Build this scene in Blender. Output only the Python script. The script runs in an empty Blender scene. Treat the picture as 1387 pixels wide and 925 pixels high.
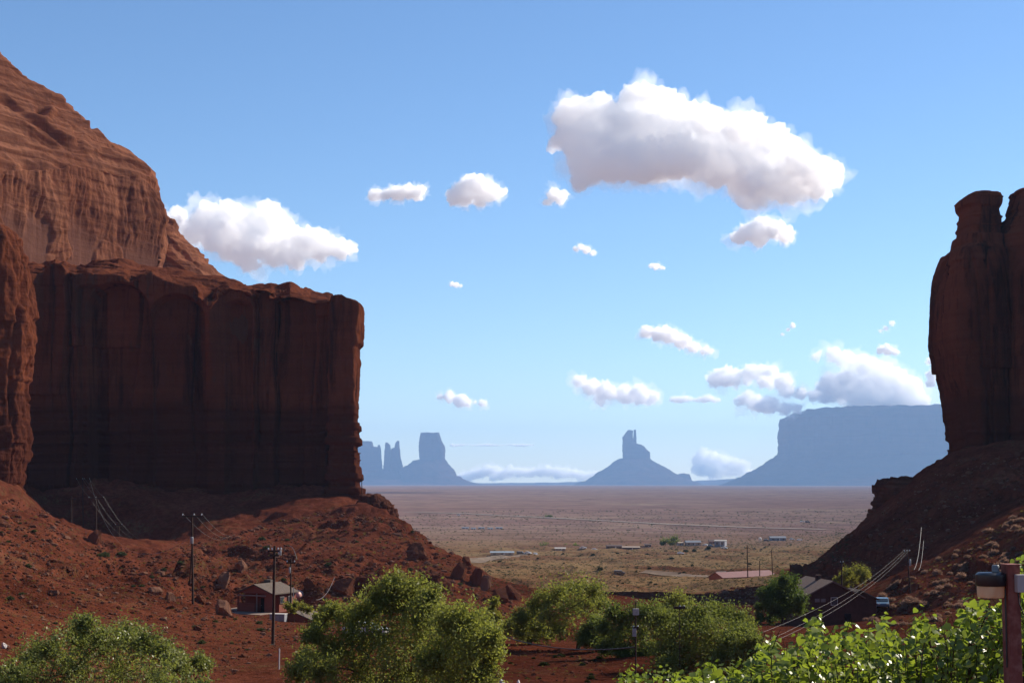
import bpy, bmesh, math, random
import numpy as np
from mathutils import Vector, Matrix

random.seed(7)
RNG = np.random.default_rng(7)
scene = bpy.context.scene
COL = scene.collection

# ------------------------------------------------------------------ camera, sky, sun, exposure
F, CX, CY, EYE = 2200.0, 693.5, 462.5, 642.0          # photo pixels (1387 x 925)
PITCH = math.atan((EYE - CY) / F)
SP, CP = math.sin(PITCH), math.cos(PITCH)
cam_d = bpy.data.cameras.new("camera")
cam_d.sensor_width = 36.0
cam_d.lens = 36.0 * F / 1387.0
cam_d.clip_start = 0.3
cam_d.clip_end = 150000.0
cam = bpy.data.objects.new("camera", cam_d)
COL.objects.link(cam)
cam.rotation_euler = (math.pi / 2 + PITCH, 0, 0)
scene.camera = cam

SUN_AZ, SUN_EL = math.radians(59), math.radians(34)     # azimuth clockwise from +Y (towards +X)
world = bpy.data.worlds.new("World")
scene.world = world
world.use_nodes = True
wn = world.node_tree
wn.nodes.clear()
w_out = wn.nodes.new("ShaderNodeOutputWorld")
w_bg = wn.nodes.new("ShaderNodeBackground")
w_sky = wn.nodes.new("ShaderNodeTexSky")
w_sky.sky_type = 'NISHITA'
w_sky.sun_disc = False
w_sky.sun_elevation = SUN_EL
w_sky.sun_rotation = SUN_AZ
w_sky.altitude = 1600
w_sky.air_density = 1.0
w_sky.dust_density = 0.2
w_sky.ozone_density = 4.0
w_hs = wn.nodes.new('ShaderNodeHueSaturation')
w_hs.inputs['Saturation'].default_value = 1.06
wn.links.new(w_sky.outputs[0], w_hs.inputs['Color'])
wn.links.new(w_hs.outputs[0], w_bg.inputs['Color'])
w_bg.inputs['Strength'].default_value = 0.075
wn.links.new(w_bg.outputs[0], w_out.inputs['Surface'])

sun_d = bpy.data.lights.new("sun", 'SUN')
sun_d.energy = 5.0
sun_d.angle = math.radians(0.53)
sun_d.color = (1.0, 0.90, 0.76)
sun = bpy.data.objects.new("sun", sun_d)
COL.objects.link(sun)
sd = Vector((math.sin(SUN_AZ) * math.cos(SUN_EL), math.cos(SUN_AZ) * math.cos(SUN_EL), math.sin(SUN_EL)))
sun.rotation_euler = sd.to_track_quat('Z', 'Y').to_euler()

scene.view_settings.view_transform = 'Standard'
scene.view_settings.look = 'None'
scene.view_settings.gamma = 1.0
scene.view_settings.use_curve_mapping = False
scene.view_settings.exposure = 1.0
scene.cycles.max_bounces = 44
scene.cycles.diffuse_bounces = 3
scene.cycles.glossy_bounces = 2
scene.cycles.transmission_bounces = 4
scene.cycles.transparent_max_bounces = 16
scene.cycles.volume_bounces = 40
scene.cycles.use_denoising = True
scene.cycles.sample_clamp_indirect = 8.0

# ------------------------------------------------------------------ helpers
def P(px, py, Y):
    """World point at forward distance Y seen at photo pixel (px, py)."""
    x = (np.asarray(px, float) - CX) / F
    y = (CY - np.asarray(py, float)) / F
    yc, zc = CP - y * SP, SP + y * CP
    s = np.asarray(Y, float) / yc
    return np.stack(np.broadcast_arrays(x * s, np.asarray(Y, float) + 0 * s, zc * s), -1)

_perm = np.random.default_rng(11).permutation(256)
_perm = np.concatenate([_perm, _perm, _perm])
_g = np.random.default_rng(12).normal(size=(256, 3))
_g /= np.linalg.norm(_g, axis=1)[:, None]

def perlin(p):
    p = np.asarray(p, float)
    i = np.floor(p).astype(np.int64)
    f = p - i
    u = f * f * f * (f * (f * 6 - 15) + 10)
    i &= 255
    out = 0
    for dx in (0, 1):
        wx = u[..., 0] if dx else 1 - u[..., 0]
        for dy in (0, 1):
            wy = u[..., 1] if dy else 1 - u[..., 1]
            for dz in (0, 1):
                wz = u[..., 2] if dz else 1 - u[..., 2]
                h = _perm[_perm[_perm[i[..., 0] + dx] + i[..., 1] + dy] + i[..., 2] + dz]
                g = _g[h]
                d = g[..., 0] * (f[..., 0] - dx) + g[..., 1] * (f[..., 1] - dy) + g[..., 2] * (f[..., 2] - dz)
                out = out + wx * wy * wz * d
    return out * 1.6

def fbm(p, octv=4, gain=0.5, lac=2.03):
    p = np.asarray(p, float)
    a, s, out = 1.0, 1.0, 0
    for k in range(octv):
        out = out + a * perlin(p * s + 17.3 * k)
        a *= gain
        s *= lac
    return out

def ridged(p, octv=3, gain=0.5):
    p = np.asarray(p, float)
    a, s, out = 1.0, 1.0, 0
    for k in range(octv):
        out = out + a * (1 - 2 * np.abs(perlin(p * s + 9.1 * k)))
        a *= gain
        s *= 2.1
    return out

def sstep(a, b, x):
    t = np.clip((np.asarray(x, float) - a) / (b - a), 0, 1)
    return t * t * (3 - 2 * t)

def xyz(X, Y, Z, sx, sy, sz, off=0.0):
    return np.stack(np.broadcast_arrays(np.asarray(X) * sx + off, np.asarray(Y) * sy + off * 1.7, np.asarray(Z) * sz + off * 0.3), -1)

def add_attr(o, name, vals):
    at = o.data.attributes.new(name, 'FLOAT', 'POINT')
    at.data.foreach_set('value', np.ascontiguousarray(np.ravel(vals), np.float32))

def mesh_np(name, V, faces, mat=None, smooth=True, parent=None, loc=None, rotz=0.0):
    """faces: int array n x 3 or n x 4 (or list of such arrays)."""
    if not isinstance(faces, (list, tuple)):
        faces = [faces]
    V = np.asarray(V, np.float32).reshape(-1, 3)
    me = bpy.data.meshes.new(name)
    me.vertices.add(len(V))
    me.vertices.foreach_set('co', V.ravel())
    nl = sum(f.size for f in faces)
    np_ = sum(len(f) for f in faces)
    me.loops.add(nl)
    me.polygons.add(np_)
    li = np.concatenate([f.ravel() for f in faces]).astype(np.int32)
    cnt = np.concatenate([np.full(len(f), f.shape[1]) for f in faces])
    st = np.concatenate([[0], np.cumsum(cnt)[:-1]]).astype(np.int32)
    me.loops.foreach_set('vertex_index', li)
    me.polygons.foreach_set('loop_start', st)
    me.polygons.foreach_set('use_smooth', np.full(np_, smooth))
    me.update(calc_edges=True)
    if mat is not None:
        me.materials.append(mat)
    o = bpy.data.objects.new(name, me)
    COL.objects.link(o)
    if parent is not None:
        o.parent = parent
    if loc is not None:
        o.location = loc
    o.rotation_euler[2] = rotz
    return o

def grid_faces(nv, nu, wrap=False):
    a = np.arange(nv * nu).reshape(nv, nu)
    if wrap:
        b = np.roll(a, -1, axis=1)
        q = np.stack([a[:-1], b[:-1], b[1:], a[1:]], -1)
    else:
        q = np.stack([a[:-1, :-1], a[:-1, 1:], a[1:, 1:], a[1:, :-1]], -1)
    return q.reshape(-1, 4)

def grid_normals(V, wrap=False):
    dv = np.gradient(V, axis=0)
    if wrap:
        du = (np.roll(V, -1, 1) - np.roll(V, 1, 1)) * 0.5
    else:
        du = np.gradient(V, axis=1)
    n = np.cross(du, dv)
    return n / np.maximum(np.linalg.norm(n, axis=-1, keepdims=True), 1e-9)

def tag(o, label=None, cat=None, group=None, kind=None):
    if label: o['label'] = label
    if cat: o['category'] = cat
    if group: o['group'] = group
    if kind: o['kind'] = kind
    return o

def empty(name, label, cat, loc=(0, 0, 0), rotz=0.0, group=None):
    o = bpy.data.objects.new(name, None)
    COL.objects.link(o)
    o.location = loc
    o.rotation_euler[2] = rotz
    return tag(o, label, cat, group)

def copy_tree(o, parent=None):
    c = o.copy()
    COL.objects.link(c)
    if parent is not None:
        c.parent = parent
    for ch in list(o.children):
        copy_tree(ch, c)
    return c

class MB:
    """Collects boxes, tubes, prisms and turned shapes into one mesh."""
    def __init__(s):
        s.v, s.f = [], []
    def add(s, v, f):
        n = len(s.v)
        s.v += [tuple(p) for p in v]
        s.f += [tuple(i + n for i in q) for q in f]
        return s
    def box(s, c, d, rz=0.0, rx=0.0, taper=1.0):
        m = Matrix.Rotation(rz, 3, 'Z') @ Matrix.Rotation(rx, 3, 'X')
        pts = []
        for z in (-1, 1):
            t = taper if z > 0 else 1.0
            for x, y in ((-1, -1), (1, -1), (1, 1), (-1, 1)):
                pts.append(Vector(c) + m @ Vector((x * d[0] / 2 * t, y * d[1] / 2 * t, z * d[2] / 2)))
        return s.add(pts, [(3, 2, 1, 0), (4, 5, 6, 7), (0, 1, 5, 4), (1, 2, 6, 5), (2, 3, 7, 6), (3, 0, 4, 7)])
    def tube(s, pts, rad, seg=8, cap=True):
        pts = [Vector(p) for p in pts]
        if not isinstance(rad, (list, tuple)):
            rad = [rad] * len(pts)
        n0 = None
        rings = []
        for i, p in enumerate(pts):
            t = (pts[min(i + 1, len(pts) - 1)] - pts[max(i - 1, 0)]).normalized()
            if n0 is None:
                n0 = t.orthogonal().normalized()
            n0 = (n0 - t * n0.dot(t))
            n0 = n0.normalized() if n0.length > 1e-6 else t.orthogonal().normalized()
            b = t.cross(n0)
            rings.append([p + (n0 * math.cos(2 * math.pi * k / seg) + b * math.sin(2 * math.pi * k / seg)) * rad[i] for k in range(seg)])
        v = [q for r in rings for q in r]
        f = []
        for i in range(len(pts) - 1):
            for k in range(seg):
                k2 = (k + 1) % seg
                f.append((i * seg + k, i * seg + k2, (i + 1) * seg + k2, (i + 1) * seg + k))
        if cap:
            f.append(tuple(reversed(range(seg))))
            f.append(tuple((len(pts) - 1) * seg + k for k in range(seg)))
        return s.add(v, f)
    def turned(s, prof, c=(0, 0, 0), seg=24):
        v, f = [], []
        for r, z in prof:
            for k in range(seg):
                a = 2 * math.pi * k / seg
                v.append((c[0] + r * math.cos(a), c[1] + r * math.sin(a), c[2] + z))
        for i in range(len(prof) - 1):
            for k in range(seg):
                k2 = (k + 1) % seg
                f.append((i * seg + k, i * seg + k2, (i + 1) * seg + k2, (i + 1) * seg + k))
        f.append(tuple(reversed(range(seg))))
        f.append(tuple((len(prof) - 1) * seg + k for k in range(seg)))
        return s.add(v, f)
    def prism(s, poly, y0, y1):
        """poly in (x, z) extruded along y."""
        n = len(poly)
        v = [(x, y0, z) for x, z in poly] + [(x, y1, z) for x, z in poly]
        f = [tuple(range(n)), tuple(reversed(range(n, 2 * n)))]
        f += [(i, i + n, (i + 1) % n + n, (i + 1) % n) for i in range(n)]
        return s.add(v, f)
    def build(s, name, mat, parent=None, smooth=False, bevel=0.0, loc=None, rotz=0.0):
        me = bpy.data.meshes.new(name)
        me.from_pydata([tuple(p) for p in s.v], [], s.f)
        bm = bmesh.new()
        bm.from_mesh(me)
        bmesh.ops.recalc_face_normals(bm, faces=bm.faces)
        if bevel > 0:
            bmesh.ops.bevel(bm, geom=[e for e in bm.edges], offset=bevel, segments=2, affect='EDGES', profile=0.6, clamp_overlap=True)
        for fc in bm.faces:
            fc.smooth = smooth
        bm.to_mesh(me)
        bm.free()
        if smooth:
            me.set_sharp_from_angle(angle=math.radians(40))
        me.materials.append(mat)
        o = bpy.data.objects.new(name, me)
        COL.objects.link(o)
        if parent is not None:
            o.parent = parent
        if loc is not None:
            o.location = loc
        o.rotation_euler[2] = rotz
        return o

# ------------------------------------------------------------------ materials
class NT:
    def __init__(s, name):
        s.m = bpy.data.materials.new(name)
        s.m.use_nodes = True
        s.t = s.m.node_tree
        s.t.nodes.clear()
        s.out = s.t.nodes.new('ShaderNodeOutputMaterial')
    def n(s, typ, **kw):
        nd = s.t.nodes.new(typ)
        for k, v in kw.items():
            if k.startswith('_'):
                nd.inputs[k[1:]].default_value = v
            else:
                setattr(nd, k, v)
        return nd
    def l(s, a, b):
        s.t.links.new(a, b)
    def coord(s, scale=(1, 1, 1), rot=(0, 0, 0)):
        tc = s.n('ShaderNodeTexCoord')
        mp = s.n('ShaderNodeMapping')
        mp.inputs['Scale'].default_value = scale
        mp.inputs['Rotation'].default_value = rot
        s.l(tc.outputs['Object'], mp.inputs['Vector'])
        return mp.outputs[0]
    def noise(s, vec, scale, detail=4, rough=0.55, dist=0.0):
        nz = s.n('ShaderNodeTexNoise')
        nz.inputs['Scale'].default_value = scale
        nz.inputs['Detail'].default_value = detail
        nz.inputs['Roughness'].default_value = rough
        nz.inputs['Distortion'].default_value = dist
        s.l(vec, nz.inputs['Vector'])
        return nz.outputs['Fac']
    def ramp(s, fac, stops, interp='LINEAR'):
        r = s.n('ShaderNodeValToRGB')
        r.color_ramp.interpolation = interp
        els = r.color_ramp.elements
        while len(els) < len(stops):
            els.new(0.5)
        for e, (p, c) in zip(els, stops):
            e.position = p
            e.color = (*c, 1) if len(c) == 3 else c
        s.l(fac, r.inputs[0])
        return r.outputs[0]
    def gray(s, fac, a, b):
        return s.ramp(fac, [(a, (0, 0, 0)), (b, (1, 1, 1))])
    def mix(s, fac, a, b, mode='MIX'):
        m = s.n('ShaderNodeMix', data_type='RGBA', blend_type=mode)
        for sock, v in ((m.inputs[0], fac), (m.inputs[6], a), (m.inputs[7], b)):
            if isinstance(v, (int, float)):
                sock.default_value = v
            elif isinstance(v, tuple):
                sock.default_value = (*v, 1) if len(v) == 3 else v
            else:
                s.l(v, sock)
        return m.outputs[2]
    def math(s, op, a, b=None):
        m = s.n('ShaderNodeMath', operation=op)
        for i, v in enumerate((a, b)):
            if v is None: continue
            if isinstance(v, (int, float)): m.inputs[i].default_value = v
            else: s.l(v, m.inputs[i])
        return m.outputs[0]
    def finish(s, color, rough=0.9, bump=None, bstr=0.5, bdist=1.0, spec=0.2, metal=0.0):
        b = s.n('ShaderNodeBsdfPrincipled')
        if isinstance(color, tuple): b.inputs['Base Color'].default_value = (*color, 1)
        else: s.l(color, b.inputs['Base Color'])
        if isinstance(rough, (int, float)): b.inputs['Roughness'].default_value = rough
        else: s.l(rough, b.inputs['Roughness'])
        b.inputs['Specular IOR Level'].default_value = spec
        if rough == 0.95 or rough == 0.92: b.inputs['Diffuse Roughness'].default_value = 1.0
        b.inputs['Metallic'].default_value = metal
        if bump is not None:
            bp = s.n('ShaderNodeBump')
            bp.inputs['Strength'].default_value = bstr
            bp.inputs['Distance'].default_value = bdist
            s.l(bump, bp.inputs['Height'])
            s.l(bp.outputs[0], b.inputs['Normal'])
        s.l(b.outputs[0], s.out.inputs['Surface'])
        return s.m

ALBEDO = 0.74
def tone(c):
    return tuple(x * ALBEDO for x in c)

def rock_mat(name, light, mid, dark, varn, scale=1.0, strata=0.5, streak=0.7, patch=None, shale=None, bump=.7):
    light, mid, dark, varn = (tone(q) for q in (light, mid, dark, varn))
    patch = patch and tone(patch); shale = shale and tone(shale)
    t = NT(name)
    c0 = t.coord((1, 1, 1))
    cv = t.coord((0.22 * scale, 0.22 * scale, 0.022 * scale))       # vertical streaks
    ch = t.coord((0.012 * scale, 0.012 * scale, 0.55 * scale))      # bedding
    big = t.noise(c0, 0.03 * scale, 5, 0.6)
    fine = t.noise(c0, 0.8 * scale, 6, 0.65)
    st = t.noise(cv, 1.0, 5, 0.65, 0.4)
    bed = t.noise(ch, 1.0, 4, 0.6, 0.3)
    col = t.ramp(big, [(0.35, mid), (0.62, light)])
    col = t.mix(t.math('MULTIPLY', t.gray(bed, 0.42, 0.62), strata), col, dark)
    col = t.mix(t.math('MULTIPLY', t.gray(st, 0.5, 0.68), streak), col, varn)
    col = t.mix(t.gray(fine, 0.3, 0.75), col, t.mix(0.25, col, (0.7, 0.7, 0.7), 'MULTIPLY'))
    if patch:
        at = t.n('ShaderNodeAttribute'); at.attribute_name = 'patch'
        col = t.mix(t.math('MULTIPLY', at.outputs['Fac'], t.math('ADD', .55, t.math('MULTIPLY', st, .6))), col, patch)
    if shale:
        at = t.n('ShaderNodeAttribute'); at.attribute_name = 'shale'
        col = t.mix(t.math('MULTIPLY', at.outputs['Fac'], t.math('ADD', .45, t.math('MULTIPLY', bed, .9))), col, shale)
    h = t.math('ADD', t.math('MULTIPLY', st, 0.9), t.math('ADD', t.math('MULTIPLY', bed, 0.5), t.math('MULTIPLY', fine, 0.5)))
    return t.finish(col, 0.92, h, bump, 1.2 / scale, 0.0)

def plain_mat(name, col, rough=0.7, var=0.25, scale=6.0, spec=0.3, metal=0.0, bump=0.0):
    col = tone(col)
    t = NT(name)
    c = t.coord()
    nz = t.noise(c, scale, 5, 0.6)
    c2 = tuple(max(0, x * (1 - var)) for x in col)
    c3 = tuple(min(1, x * (1 + var * 0.6)) for x in col)
    cc = t.ramp(nz, [(0.3, c2), (0.7, c3)])
    return t.finish(cc, rough, nz if bump else None, bump, 0.05, spec, metal)

def leaf_mat(name, a, b, trans=0.45, gloss=0.06, rough=0.35, nscale=0.6, tint=(1.12, 1.16, .62)):
    a, b = tone(a), tone(b)
    t = NT(name)
    c = t.coord()
    g = t.n('ShaderNodeNewGeometry')
    fac = t.mix(0.6, t.gray(t.noise(c, nscale, 3), 0.35, 0.65), g.outputs['Random Per Island'])
    col = t.mix(fac, a, b)
    d = t.n('ShaderNodeBsdfDiffuse')
    tr = t.n('ShaderNodeBsdfTranslucent')
    t.l(col, d.inputs['Color'])
    bright = t.mix(1.0, col, tint, 'MULTIPLY')
    t.l(bright, tr.inputs['Color'])
    m = t.n('ShaderNodeMixShader')
    m.inputs[0].default_value = trans
    t.l(d.outputs[0], m.inputs[1]); t.l(tr.outputs[0], m.inputs[2])
    gl = t.n('ShaderNodeBsdfGlossy')
    gl.inputs['Roughness'].default_value = rough
    gl.inputs['Color'].default_value = (1, 1, 1, 1)
    m2 = t.n('ShaderNodeMixShader')
    m2.inputs[0].default_value = gloss
    t.l(m.outputs[0], m2.inputs[1]); t.l(gl.outputs[0], m2.inputs[2])
    t.l(m2.outputs[0], t.out.inputs['Surface'])
    return t.m
# ------------------------------------------------------------------ terrain
FL_R = np.array([0, 10, 30, 60, 90, 125, 190, 250, 300, 400, 600, 900, 1150, 1400, 3000, 8000, 14000, 20000, 28000, 37000], float)
FL_Z = np.array([-3.4, -4.3, -6.8, -9.4, -11.6, -13.3, -17.0, -21.5, -25.0, -31.0, -41.0, -51.0, -57.0, -60.0, -62.5, -78.0, -106.0, -140.0, -186.0, -240.0])
CTRL = [
 # slope under the long cliff
 (-300, 700, 110), (-300, 640, 200), (-300, 600, 330), (-300, 620, 480),
 (0, 880, 90), (0, 805, 150), (0, 735, 230), (0, 700, 300), (0, 668, 400), (20, 655, 430),
 (60, 790, 170), (60, 720, 250), (60, 706, 320), (60, 690, 412), (60, 692, 440),
 (130, 870, 120), (130, 800, 190), (130, 762, 250), (130, 742, 320), (130, 727, 416), (130, 745, 440), (100, 690, 478), (130, 668, 492),
 (200, 800, 200), (200, 768, 260), (200, 754, 330), (200, 745, 420), (200, 764, 446), (200, 700, 478), (200, 672, 492),
 (262, 820, 185), (262, 772, 250), (250, 752, 320), (250, 735, 430), (270, 700, 476),
 (300, 925, 100), (300, 880, 130), (230, 930, 90),
 (345, 830, 240), (313, 830, 240), (385, 833, 240), (345, 796, 300), (330, 756, 360), (320, 714, 450), (340, 688, 482),
 (371, 873, 145), (371, 842, 180), (420, 850, 175),
 (440, 800, 250), (440, 762, 330), (440, 712, 425), (430, 688, 465),
 (520, 805, 260), (520, 768, 330), (520, 722, 405), (530, 697, 455),
 (600, 830, 230), (600, 800, 282), (600, 772, 345), (600, 746, 415),
 (640, 792, 325), (640, 763, 388), (660, 835, 230), (670, 797, 338),
 (700, 870, 160), (700, 812, 300), (730, 838, 290),
 (640, 790, 470), (600, 785, 485), (560, 745, 530), (530, 720, 540), (700, 815, 420),
 (40, 657, 500), (200, 658, 500), (350, 668, 500), (487, 673, 500), (487, 690, 600), (300, 655, 600), (0, 640, 600), (-300, 640, 600),
 # slope under the butte
 (1288, 614, 450), (1240, 641, 440), (1190, 688, 425), (1150, 723, 415), (1100, 762, 398), (1070, 783, 384), (1030, 800, 372),
 (1150, 770, 500), (1187, 735, 520), (1100, 800, 480), (1288, 660, 540), (1230, 700, 530),
 (1387, 600, 470), (1500, 590, 480), (1800, 580, 480), (1800, 620, 300),
 (1387, 690, 280), (1300, 739, 280), (1200, 793, 262), (1150, 830, 240), (1300, 715, 335), (1200, 762, 335), (1387, 660, 345), (1110, 805, 320),
 (1060, 850, 228), (1100, 852, 228), (1180, 850, 226), (1040, 845, 240), (1200, 840, 205),
 (1200, 1000, 100), (1387, 950, 100), (1387, 840, 180), (1300, 855, 180), (1450, 800, 180), (1400, 1100, 50), (1000, 950, 100),
 (960, 812, 400), (1010, 805, 400), (900, 810, 410), (800, 812, 410),
 (800, 815, 300),
]
_C = np.array([P(a, b, c) for a, b, c in CTRL])
_ca, _cr = np.arctan2(_C[:, 0], _C[:, 1]), np.hypot(_C[:, 0], _C[:, 1])
_res = _C[:, 2] - np.interp(_cr, FL_R, FL_Z)
_za, _zr = [], []
for a in np.linspace(-0.9, 0.9, 13):
    for r in (12, 40, 800):
        _za.append(a); _zr.append(r)
for a in (-0.08, -0.02, 0.05, 0.12):
    for r in (70, 90, 110, 140, 200, 250, 600):
        _za.append(a); _zr.append(r)
_za, _zr = np.array(_za), np.array(_zr, float)
_ca = np.concatenate([_ca, _za]); _cr = np.concatenate([_cr, _zr]); _res = np.concatenate([_res, 0 * _za])
KA, KV, KE = 5.5, 2.4, 0.01
def _kern(a, r, a2, r2):
    d2 = ((a[:, None] - a2[None]) * KA) ** 2 + ((np.log(r)[:, None] - np.log(r2)[None]) * KV) ** 2
    return np.sqrt(d2 + KE)
_K = _kern(_ca, _cr, _ca, _cr) + 0.004 * np.eye(len(_ca))
_W = np.linalg.solve(_K, _res)
PADS = []      # (x, y, radius, z) level building ground

def base_h(X, Y):
    X = np.asarray(X, float).ravel(); Y = np.asarray(Y, float).ravel()
    r = np.maximum(np.hypot(X, Y), 3.0); a = np.clip(np.arctan2(X, Y), -1.0, 1.0)
    z = np.interp(r, FL_R, FL_Z)
    res = np.zeros_like(z)
    idx = np.where((r < 840) & (r > 8))[0]
    for k in range(0, len(idx), 40000):
        s = idx[k:k + 40000]
        res[s] = _kern(a[s], r[s], _ca, _cr) @ _W
    fade = (1 - sstep(620, 800, r)) * sstep(10, 30, r) * (1 - sstep(0.7, 1.0, np.abs(np.arctan2(X, Y))))
    return z + res * fade, res * fade, r

def height(X, Y):
    shp = np.shape(X)
    z, res, r = base_h(X, Y)
    X = np.ravel(X).astype(float); Y = np.ravel(Y).astype(float)
    near = sstep(30, 110, r) * (1 - sstep(560, 760, r))
    slope = near * sstep(1.0, 5.0, np.abs(res))
    n = fbm(xyz(X, Y, 0, .03, .03, 0), 3)
    z = z + near * n * 0.9 * (0.35 + slope)
    g = ridged(xyz(X, Y, 0, .07, .045, 0, 5), 3)
    z = z - slope * 0.55 * g
    # ledges: hard beds that step out of the talus
    wob = fbm(xyz(X, Y, 0, .02, .02, 0, 30), 3)
    hh = 3.4
    t = (z + wob * 1.6) / hh
    fr = t - np.floor(t)
    led = (sstep(0.0, 0.75, fr) * 0.25 + sstep(0.80, 0.97, fr) * 0.75) - fr
    m = slope * sstep(0.0, 0.45, fbm(xyz(X, Y, 0, .024, .024, 0, 70), 3)) * sstep(150, 230, r)
    z = z + led * hh * m * 1.0
    z = z + near * (0.34 * fbm(xyz(X, Y, 0, .22, .22, 0, 9), 3) + 0.12 * fbm(xyz(X, Y, 0, .9, .9, 0, 3), 2)) * (0.35 + 0.9 * slope)
    rocky = slope * sstep(-.05, .35, fbm(xyz(X, Y, 0, .018, .018, 0, 90), 3)) * sstep(120, 170, r)
    z = z + rocky * (1.0 * np.maximum(ridged(xyz(X, Y, 0, .16, .16, 0, 14), 2) - .2, 0) + .4 * np.maximum(perlin(xyz(X, Y, 0, .5, .5, 0, 15)) + .1, 0) - .5)
    # low benches and washes of the open plain
    mid = sstep(330, 480, r) * (1 - sstep(1150, 1500, r)) * (1 - slope)
    q = ridged(xyz(X, Y, 0, .006, .02, 0, 2), 4)
    z = z + mid * 3.2 * (q - 0.4) + mid * 0.9 * fbm(xyz(X, Y, 0, .06, .11, 0), 3)
    far = sstep(1300, 2200, r)
    z = z + far * 1.6 * fbm(xyz(X, Y, 0, .0035, .006, 0, 44), 3)
    for (px, py, pr, pz) in PADS:
        d = np.hypot(X - px, Y - py)
        w = 1 - sstep(pr, pr * 1.7, d)
        z = z * (1 - w) + pz * w
    return z.reshape(shp)

def h1(x, y):
    return float(height(np.array([x]), np.array([y]))[0])

HY_ = np.concatenate([np.geomspace(8, 100, 160), np.geomspace(100, 700, 520)[1:], np.geomspace(700, 11500, 300)[1:]])
_GRID = {}
def hq(X, Y):
    """Height read back from the built ground sheet (angle x log distance grid)."""
    X = np.asarray(X, float); Y = np.asarray(Y, float)
    a = np.arctan2(X, Y); r = np.hypot(X, Y)
    ga, gr, Z = _GRID['a'], _GRID['r'], _GRID['z']
    ia = np.clip(np.searchsorted(ga, a) - 1, 0, len(ga) - 2)
    ir = np.clip(np.searchsorted(gr, r) - 1, 0, len(gr) - 2)
    ta = np.clip((a - ga[ia]) / (ga[ia + 1] - ga[ia]), 0, 1)
    tr = np.clip((r - gr[ir]) / (gr[ir + 1] - gr[ir]), 0, 1)
    return (Z[ir, ia] * (1 - ta) + Z[ir, ia + 1] * ta) * (1 - tr) + (Z[ir + 1, ia] * (1 - ta) + Z[ir + 1, ia + 1] * ta) * tr

def h1(x, y):
    return float(hq(np.array([x]), np.array([y]))[0])

def hit_many(pxs, pys, ymin=8):
    """First ground points seen at photo pixels."""
    out = []
    HY = HY_[HY_ > ymin]
    for k in range(0, len(pxs), 2000):
        a = np.asarray(pxs[k:k + 2000], float)[:, None]; b = np.asarray(pys[k:k + 2000], float)[:, None]
        pts = P(a, b, HY[None])
        d = pts[..., 2] - hq(pts[..., 0], pts[..., 1])
        neg = d < 0
        first = neg.argmax(1)
        for i in range(len(a)):
            f = first[i]
            if not neg[i].any() or f == 0: out.append(None); continue
            d0, d1 = d[i, f - 1], d[i, f]
            t = d0 / (d0 - d1)
            out.append(pts[i, f - 1] * (1 - t) + pts[i, f] * t)
    return out
def hit(px, py, ymin=8):
    return hit_many([px], [py], ymin)[0]

def pad(px, py, Y, r, dz=0.0):
    p = P(px, py, Y)
    PADS.append((p[0], p[1], r, p[2] + dz))
    return p
HOUSE_A = pad(345, 829, 240, 8.0)
HOUSE_B = pad(1128, 851, 228, 10.0)
BARN = pad(1006, 792, 600, 22.0)
LOW_HOUSE = P(396, 846, 176)

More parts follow.
